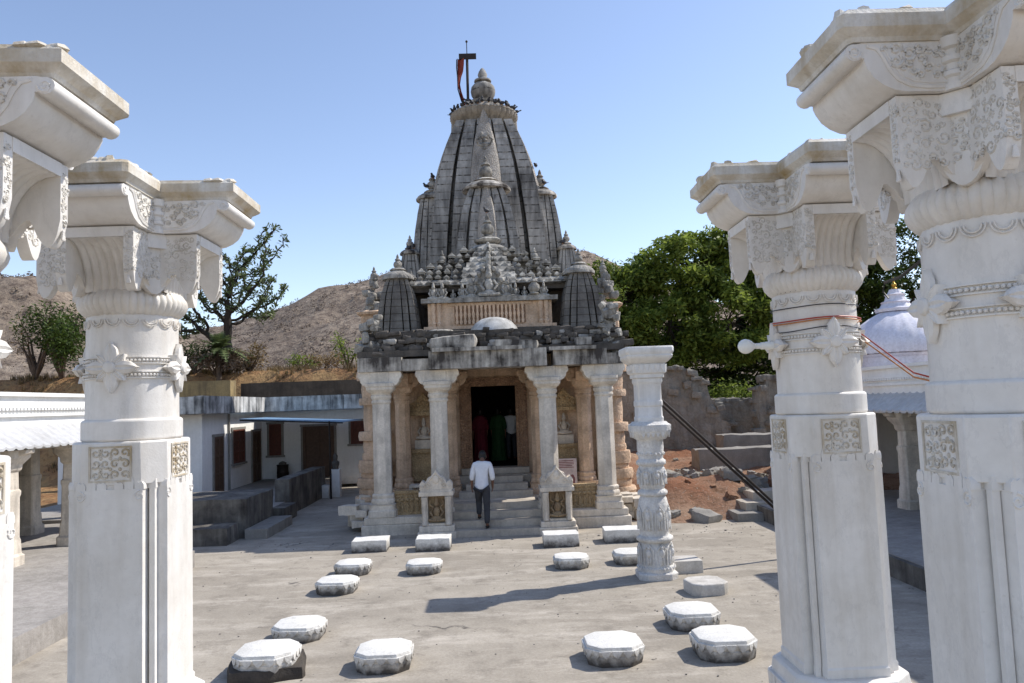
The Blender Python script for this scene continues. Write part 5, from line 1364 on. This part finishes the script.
ruin('ruined_wall', [(8.4,2.95),(9.6,3.0),(11.0,2.95),(12.5,3.0),(14.5,2.9)], 0, 33.2, .4, .6, M['rubblewall'], 'lower ruined wall behind the broken end of the taller one')
ruin('ruined_wall', [(10.75,2.4),(10.8,3.4),(11.1,3.5),(11.2,3.9),(12.6,3.7)], 0, 31.2, .3, .8, M['rubblewall'], 'jagged stone pier beside the pillar with the bulb')
roughbox('concrete_slab', M['concrete'], 6.9,10.9,26.2,27.2,.3,1.38, 'long pale concrete bench wall at the top of the earth heap', 'slab', .07)
roughbox('concrete_slab', M['concrete'], 8.3,11.2,27.9,28.9,.5,1.75, 'raised concrete block behind the long bench wall', 'slab', .07)
for i, (x0, y0, z1) in enumerate(((6.1,19.6,.20),(6.45,20.05,.40),(6.8,20.5,.62))):
    roughbox('stone_step', M['concrete'] if i == 0 else M['step'], x0, 8.6, y0, y0+.85, -.05, z1, ('lowest','middle','topmost')[i]+' of three rough steps at the right end of the earth heap', 'step', .05)
rnd = random.Random(33)
first = None
for i in range(150):
    if i < 70: x, y = rnd.gauss(6.9,1.0), rnd.gauss(23.2,.8)
    else: x, y = rnd.uniform(4.0,9.5), rnd.uniform(19.6,29)
    s_ = rnd.uniform(.10,.34) if i % 9 else rnd.uniform(.35,.6)
    if i == 0: x, y, s_ = 5.35, 19.95, .62
    if i % 14 == 0:
        mb = MB(); mb.rock((0,0,0), (1,.8,.6), 0, .22, 5, 2+i*.1, (.1,.1), .3); first = mb.build('rubble_stone', (M['concrete'], M['rubblewall'], M['dirt'])[(i//14) % 3], origin=(0,0,0), smooth=40); o = first
    else: o = first.copy(); COL.objects.link(o)
    o.location = (x, y, dirt_h(x,y)+s_*.12); o.scale = (s_,s_,s_); o.rotation_euler = (rnd.uniform(-.3,.3), rnd.uniform(-.3,.3), rnd.random()*6)
    if i == 0: tag(o, 'largest pale loose stone at the foot of the earth heap', 'stone', 'loose stones on the earth heap')
    else: tag(o, 'small loose stone lying on the red earth heap', 'stone', 'loose stones on the earth heap')

# ------------------------------------------------------------------ trees and plants
def leaves(mb, c, rad, n, size, rnd, flat=.6, down=.3):
    for i in range(n):
        d = Vector((rnd.gauss(0,1), rnd.gauss(0,1), rnd.gauss(0,1))).normalized()*(rnd.random()**.5)
        p = Vector(c)+Vector((d.x*rad[0], d.y*rad[1], d.z*rad[2]))
        a = Vector((rnd.gauss(0,1), rnd.gauss(0,1), rnd.gauss(0,.6)-down)).normalized(); b = a.cross(Vector((rnd.gauss(0,1), rnd.gauss(0,1), rnd.gauss(0,1)+flat*2))).normalized()
        l = size*rnd.uniform(.7,1.35); w_ = l*.38
        o = len(mb.v); mb.v += [p, p+a*l*.5+b*w_*.5, p+a*l, p+a*l*.5-b*w_*.5]; mb.f.append((o, o+1, o+2, o+3))
def limb(mb, p0, p1, r0, r1, rnd, bend=.12, n=6):
    p0 = Vector(p0); p1 = Vector(p1); L_ = (p1-p0).length; pts = []; o = Vector((rnd.uniform(-1,1), rnd.uniform(-1,1), rnd.uniform(-.3,.6)))*bend*L_
    for i in range(n+1):
        t = i/n; pts.append(p0.lerp(p1, t)+o*math.sin(PI*t)+Vector((rnd.uniform(-1,1),)*3)*.01*L_)
    mb.tube(pts, [r0+(r1-r0)*i/n for i in range(n+1)], 7); return pts
def bigtree(name, label, base, lobes, trunk_h, tr, seed, lm='leaf', size=.24, per=85, clumps=26, bm_='bark_d', group=None):
    rnd = random.Random(seed); t = thing(name, label, 'tree', base, group)
    b = Vector(base); mb = MB(); fork = b+Vector((rnd.uniform(-.3,.3), 0, trunk_h)); limb(mb, b-Vector((0,0,.3)), fork, tr, tr*.75, rnd, .04)
    cr = MB()
    for (c, r) in lobes:
        c = Vector(c); pts = limb(mb, fork, c, tr*.5, tr*.12, rnd, .1)
        for k in range(clumps):
            d = Vector((rnd.gauss(0,1), rnd.gauss(0,1), rnd.gauss(0,1))).normalized(); q = rnd.uniform(.62,1.0)
            cc = c+Vector((d.x*r[0], d.y*r[1], d.z*r[2]))*q
            if rnd.random() < .35: limb(mb, c, cc, tr*.12, tr*.03, rnd, .1, 4)
            s_ = rnd.uniform(.5,.95)
            leaves(cr, cc, (s_*.95, s_*.95, s_*.6), per, size, rnd)
    mb.build('trunk', M[bm_], t, smooth=60); cr.build('crown', M[lm], t, smooth=0, recalc=False); return t
GT = 'big leafy trees behind the ruined wall'
bigtree('leafy_tree', 'large round green tree behind the ruined wall, right of the spire', (9.8,40,1.2),
        [((7.0,40,8.6),(2.0,1.8,2.0)),((9.9,39.5,10.2),(2.4,2,1.8)),((12.8,40,10.1),(2.3,1.8,1.9)),((9.0,38.6,6.8),(2.4,1.6,2.0)),((12.0,38.6,7.0),(2.4,1.6,2.2)),((6.2,40.2,6.0),(1.4,1.4,2.0)),((14.8,39.5,8.2),(1.8,1.5,2.2))], 3.4, .30, 1, size=.30, per=150, clumps=52, group=GT)
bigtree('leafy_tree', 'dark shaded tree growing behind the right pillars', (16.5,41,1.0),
        [((15.0,41,6.2),(2.2,1.8,2.0)),((17.6,41,7.6),(2.4,2,2.0)),((20.2,41,8.6),(2.4,2,2.2)),((16.8,42,10),(2.4,2,1.8)),((20.8,42,12),(2.6,2,2.0)),((24.5,41,10),(2.6,2,2.6)),((22,40,5.5),(2.8,2,2.2)),((21.3,42,9.8),(2.2,2,2.2)),((21.0,42,7.4),(2,2,2))], 3.2, .28, 2, lm='leaf_d', size=.28, per=110, clumps=40, group=GT)
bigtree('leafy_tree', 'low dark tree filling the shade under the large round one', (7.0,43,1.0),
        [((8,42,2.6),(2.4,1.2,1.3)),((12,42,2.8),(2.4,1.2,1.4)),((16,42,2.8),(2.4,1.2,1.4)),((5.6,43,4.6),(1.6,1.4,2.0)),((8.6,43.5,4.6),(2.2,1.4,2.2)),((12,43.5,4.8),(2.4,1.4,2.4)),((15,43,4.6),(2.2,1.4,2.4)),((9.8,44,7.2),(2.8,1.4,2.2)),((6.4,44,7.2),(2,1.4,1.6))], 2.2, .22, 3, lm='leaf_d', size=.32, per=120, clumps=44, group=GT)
bigtree('bush', 'green bush growing on top of the lower ruined wall', (12.3,35.5,1.2), [((11.6,35.5,3.0),(1.4,.9,.8)),((13.4,35.5,3.1),(1.2,.9,1.0)),((10.0,36,2.9),(.9,.9,.7))], 1.0, .1, 4, lm='leaf', size=.2, per=70, clumps=16)
bigtree('bush', 'small bright bush peeping out right of the spire shoulder', (5.9,36,1), [((5.6,36,8.2),(.55,.5,.5))], 5.0, .10, 5, lm='leaf', size=.18, per=50, clumps=14)
# sparse gnarled tree with leaf rosettes on the left bank
def gz(x, y): return terr(x, y)
rnd = random.Random(9)
def pix(u, v, y):   # a spot at distance y, for the outline of one tree
    d = F+Rv*((u-512)/768)-Uv*((v-341.5)/768); t_ = y/d.y; return Vector((.08,0,3.2))+d*t_
b0 = pix(232,374,43); b0.z = gz(b0.x, 43)
t = thing('gnarled_tree', 'gnarled sparse tree with tufted leaves on the bank left of the temple', 'tree', tuple(b0))
att = []
for (u, v, ru, rv, n) in ((208,286,34,40,300),(240,290,30,30,150),(268,292,24,16,55),(272,240,13,20,26),(252,262,16,18,50),(184,326,20,14,70),(262,316,16,9,22)):
    for i in range(n):
        a_ = rnd.random()*2*PI; q = rnd.random()**.5; att.append(pix(u+ru*q*math.cos(a_), v+rv*q*math.sin(a_), 43+rnd.uniform(-1.6,1.6)*(1-.4*q)))
nodes = [b0-Vector((0,0,.3))]; par = [-1]
top_ = pix(228,336,43)
while (nodes[-1]-top_).length > .3:
    nodes.append(nodes[-1]+(top_-nodes[-1]).normalized()*.24+Vector((rnd.uniform(-.05,.05), rnd.uniform(-.05,.05), 0))); par.append(len(nodes)-2)
for it in range(90):
    pull = {}; keep_ = []
    for p in att:
        bi = min(range(len(nodes)), key=lambda k: (nodes[k]-p).length_squared); d = (p-nodes[bi]).length
        if d < .34: continue
        keep_.append(p)
        pull.setdefault(bi, Vector((0,0,0))); pull[bi] += (p-nodes[bi]).normalized()
    att = keep_
    if not att: break
    n0 = len(nodes)
    for bi, d in pull.items():
        if d.length < 1e-4: continue
        q = nodes[bi]+(d.normalized()+Vector((rnd.uniform(-.35,.35), rnd.uniform(-.35,.35), rnd.uniform(-.3,.35)))).normalized()*.22
        nodes.append(q); par.append(bi)
    if len(nodes) > 1500: break
kids = [[] for _ in nodes]
for i, p in enumerate(par):
    if p >= 0: kids[p].append(i)
rad = [0.0]*len(nodes)
for i in range(len(nodes)-1, -1, -1): rad[i] = .022 if not kids[i] else sum(rad[k]**2.35 for k in kids[i])**(1/2.35)
mx = max(rad[0], 1e-3); rad = [min(.26, .25*(r/mx)**1.1+.012) for r in rad]
mb = MB(); cr = MB(); seen = set()
def chain(i):   # follow the thickest child, one tube per limb
    pts = [nodes[par[i]]] if par[i] >= 0 else []; rr_ = [rad[i]] if par[i] >= 0 else []
    while True:
        pts.append(nodes[i]); rr_.append(rad[i])
        if not kids[i]: break
        o_ = sorted(kids[i], key=lambda k: -rad[k]); todo.extend(o_[1:]); i = o_[0]
    if len(pts) > 1: mb.tube(pts, rr_, 7)
todo = [0]
while todo: chain(todo.pop())
for i, p in enumerate(nodes):
    if rad[i] > .06 or (kids[i] and rnd.random() > .62): continue
    for j in range(rnd.randint(9,16)):
        a_ = Vector((rnd.gauss(0,1), rnd.gauss(0,1), rnd.gauss(.4,.8))).normalized(); bb = a_.cross(Vector((rnd.gauss(0,1), rnd.gauss(0,1), rnd.gauss(0,1)))).normalized(); l = rnd.uniform(.17,.36); c = p+Vector((rnd.uniform(-.12,.12), rnd.uniform(-.12,.12), rnd.uniform(-.08,.12)))
        o = len(cr.v); cr.v += [c, c+a_*l*.6+bb*l*.17, c+a_*l, c+a_*l*.6-bb*l*.17]; cr.f.append((o,o+1,o+2,o+3))
mb.build('trunk', M['bark_d'], t, smooth=60); cr.build('crown', M['leaf_p'], t, smooth=0, recalc=False)
def palm(u, v, y, h, label, n=44, fl=1.9):
    b = pix(u, v, y); b.z = gz(b.x, y); t = thing('palm', label, 'palm', tuple(b))
    mb = MB(); limb(mb, b-Vector((0,0,.2)), b+Vector((0,0,h)), .16, .12, rnd, .02); mb.build('trunk', M['bark'], t, smooth=60)
    cr = MB(); top = b+Vector((0,0,h))
    for k in range(n):
        a = rnd.random()*2*PI; el = rnd.uniform(-.3,1.4); d = Vector((math.cos(a)*math.cos(el), math.sin(a)*math.cos(el), math.sin(el))); prev = top; L_ = fl*rnd.uniform(.8,1.1)
        s_ = Vector((-math.sin(a), math.cos(a), 0))
        for j in range(9):
            tq = (j+1)/9; p = top+d*L_*tq+Vector((0,0,-.5*L_*tq*tq))
            for sg in (-1,1):
                e = prev+s_*sg*.34*math.sin(PI*min(1,tq*.9+.1))+Vector((0,0,-.12))+d*.2; o = len(cr.v); cr.v += [prev, p, e]; cr.f.append((o,o+1,o+2))
            prev = p
    cr.build('crown', M['leaf_p'], t, smooth=0, recalc=False); return t
palm(219,372,41.2,2.0,'small spiky palm at the foot of the gnarled tree')
def shrub(name, u, v, y, w_, h, lm, label, n=1400, size=.16, group=None, stems=9):
    b = pix(u, v, y); b.z = gz(b.x, y); t = thing(name, label, 'shrub', tuple(b), group); mb = MB(); cr = MB()
    for k in range(stems):
        tp = b+Vector((rnd.uniform(-.5,.5)*w_, rnd.uniform(-.4,.4)*w_, h*rnd.uniform(.5,1))); limb(mb, b, tp, .05*h**.5, .012, rnd, .1, 5)
        leaves(cr, tp-Vector((0,0,h*.18)), (w_*.3, w_*.3, h*.30), n//stems, size, rnd)
    mb.build('stems', M['bark'], t, smooth=60); cr.build('foliage', M[lm], t, smooth=0, recalc=False); return t
shrub('shrub', 62,388,42,3.4,4.4,'leaf_d','tall dark green shrub left of the near left pillar',6500,.20)
shrub('dry_tree', 36,390,42,2.4,3.6,'leaf_y','thin dry tree with few leaves beside the dark green shrub',340,.14)
shrub('shrub', 195,378,42,2.6,1.7,'leaf_d','low dark shrub left of the small palm',1800,.17)
shrub('shrub', 216,380,41.6,2.4,1.4,'scrub','brown twiggy dry bush in front of the small palm',1800,.2)
shrub('shrub', 250,374,42.5,1.6,1.5,'leaf_y','yellow dry bush right of the gnarled trunk',800,.18)
shrub('young_tree', 349,372,43,1.5,2.2,'leaf','thin young green tree on the bank left of the porch roof',420,.2,stems=5)
shrub('shrub', 302,378,44,1.2,1.1,'leaf','small green shrub on the bank between the palm and the young tree',320,.18)
shrub('shrub', 322,372,48,3.0,1.3,'leaf_y','yellowish brush behind the young tree',900,.2)
# dry scrub scattered over the slopes
mb = MB(); rnd = random.Random(77)
k = 0
while k < 9000:
    y = 48*(6.2**(rnd.random()**.8)); tq = rnd.uniform(-.85,.45); x = tq*y
    if -.05 < tq < .09 and y < 200: continue
    z = terr(x, y); s_ = rnd.uniform(.3,.85)*(1+y/300)
    if noise.noise(Vector((x*.05, y*.05, 5))) < -.1 and rnd.random() < .8: continue
    for j in range(9):
        a = rnd.random()*PI*2; q = Vector((rnd.gauss(0,.35), rnd.gauss(0,.35), abs(rnd.gauss(.25,.25))))*s_; p = Vector((x, y, z))+q
        d = Vector((rnd.gauss(0,1), rnd.gauss(0,1), rnd.gauss(.3,.7))).normalized()*s_*.30; e = d.cross(Vector((rnd.gauss(0,1),rnd.gauss(0,1),rnd.gauss(0,1)))).normalized()*s_*.10
        o = len(mb.v); mb.v += [p-d, p+e, p+d, p-e]; mb.f.append((o,o+1,o+2,o+3))
    k += 1
tag(mb.build('dry_scrub', M['scrub'], smooth=0, recalc=False), kind='stuff')

mb = MB(); rnd = random.Random(5)
for k in range(2600):
    x, y = rnd.uniform(-26, -3), 39.4+5.5*rnd.random()**1.4; z = terr(x, y)
    if noise.noise(Vector((x*.5, y*.5, 1))) < -.05: continue
    s_ = rnd.uniform(.12,.42)
    for j in range(7):
        a = rnd.random()*2*PI; d = Vector((math.cos(a)*rnd.uniform(.1,.5), math.sin(a)*rnd.uniform(.1,.5), 1))*s_; q = Vector((-math.sin(a), math.cos(a), 0))*.025
        p = Vector((x+rnd.uniform(-.1,.1), y+rnd.uniform(-.1,.1), z-.03)); o = len(mb.v); mb.v += [p-q, p+q, p+d]; mb.f.append((o,o+1,o+2))
tag(mb.build('dry_grass', M['leaf_y'], smooth=0, recalc=False), kind='stuff')

# grit and small pebbles lying on the concrete
mb = MB(); rnd = random.Random(12)
for k in range(420):
    x, y = rnd.uniform(-6, 6.3), rnd.uniform(8, 19) if k % 3 else rnd.gauss(18.6, .8)
    if k % 5 == 0: x, y = rnd.uniform(3.6, 7.5), rnd.gauss(19.3, .6)
    q = rnd.uniform(.005, .014) if k % 12 else rnd.uniform(.014, .03)
    mb.ball((x, y, .004+q*.4), (q*1.3, q, q*.6), 5, 4, .5, 3)
tag(mb.build('grit', M['concrete'], smooth=0), kind='stuff')
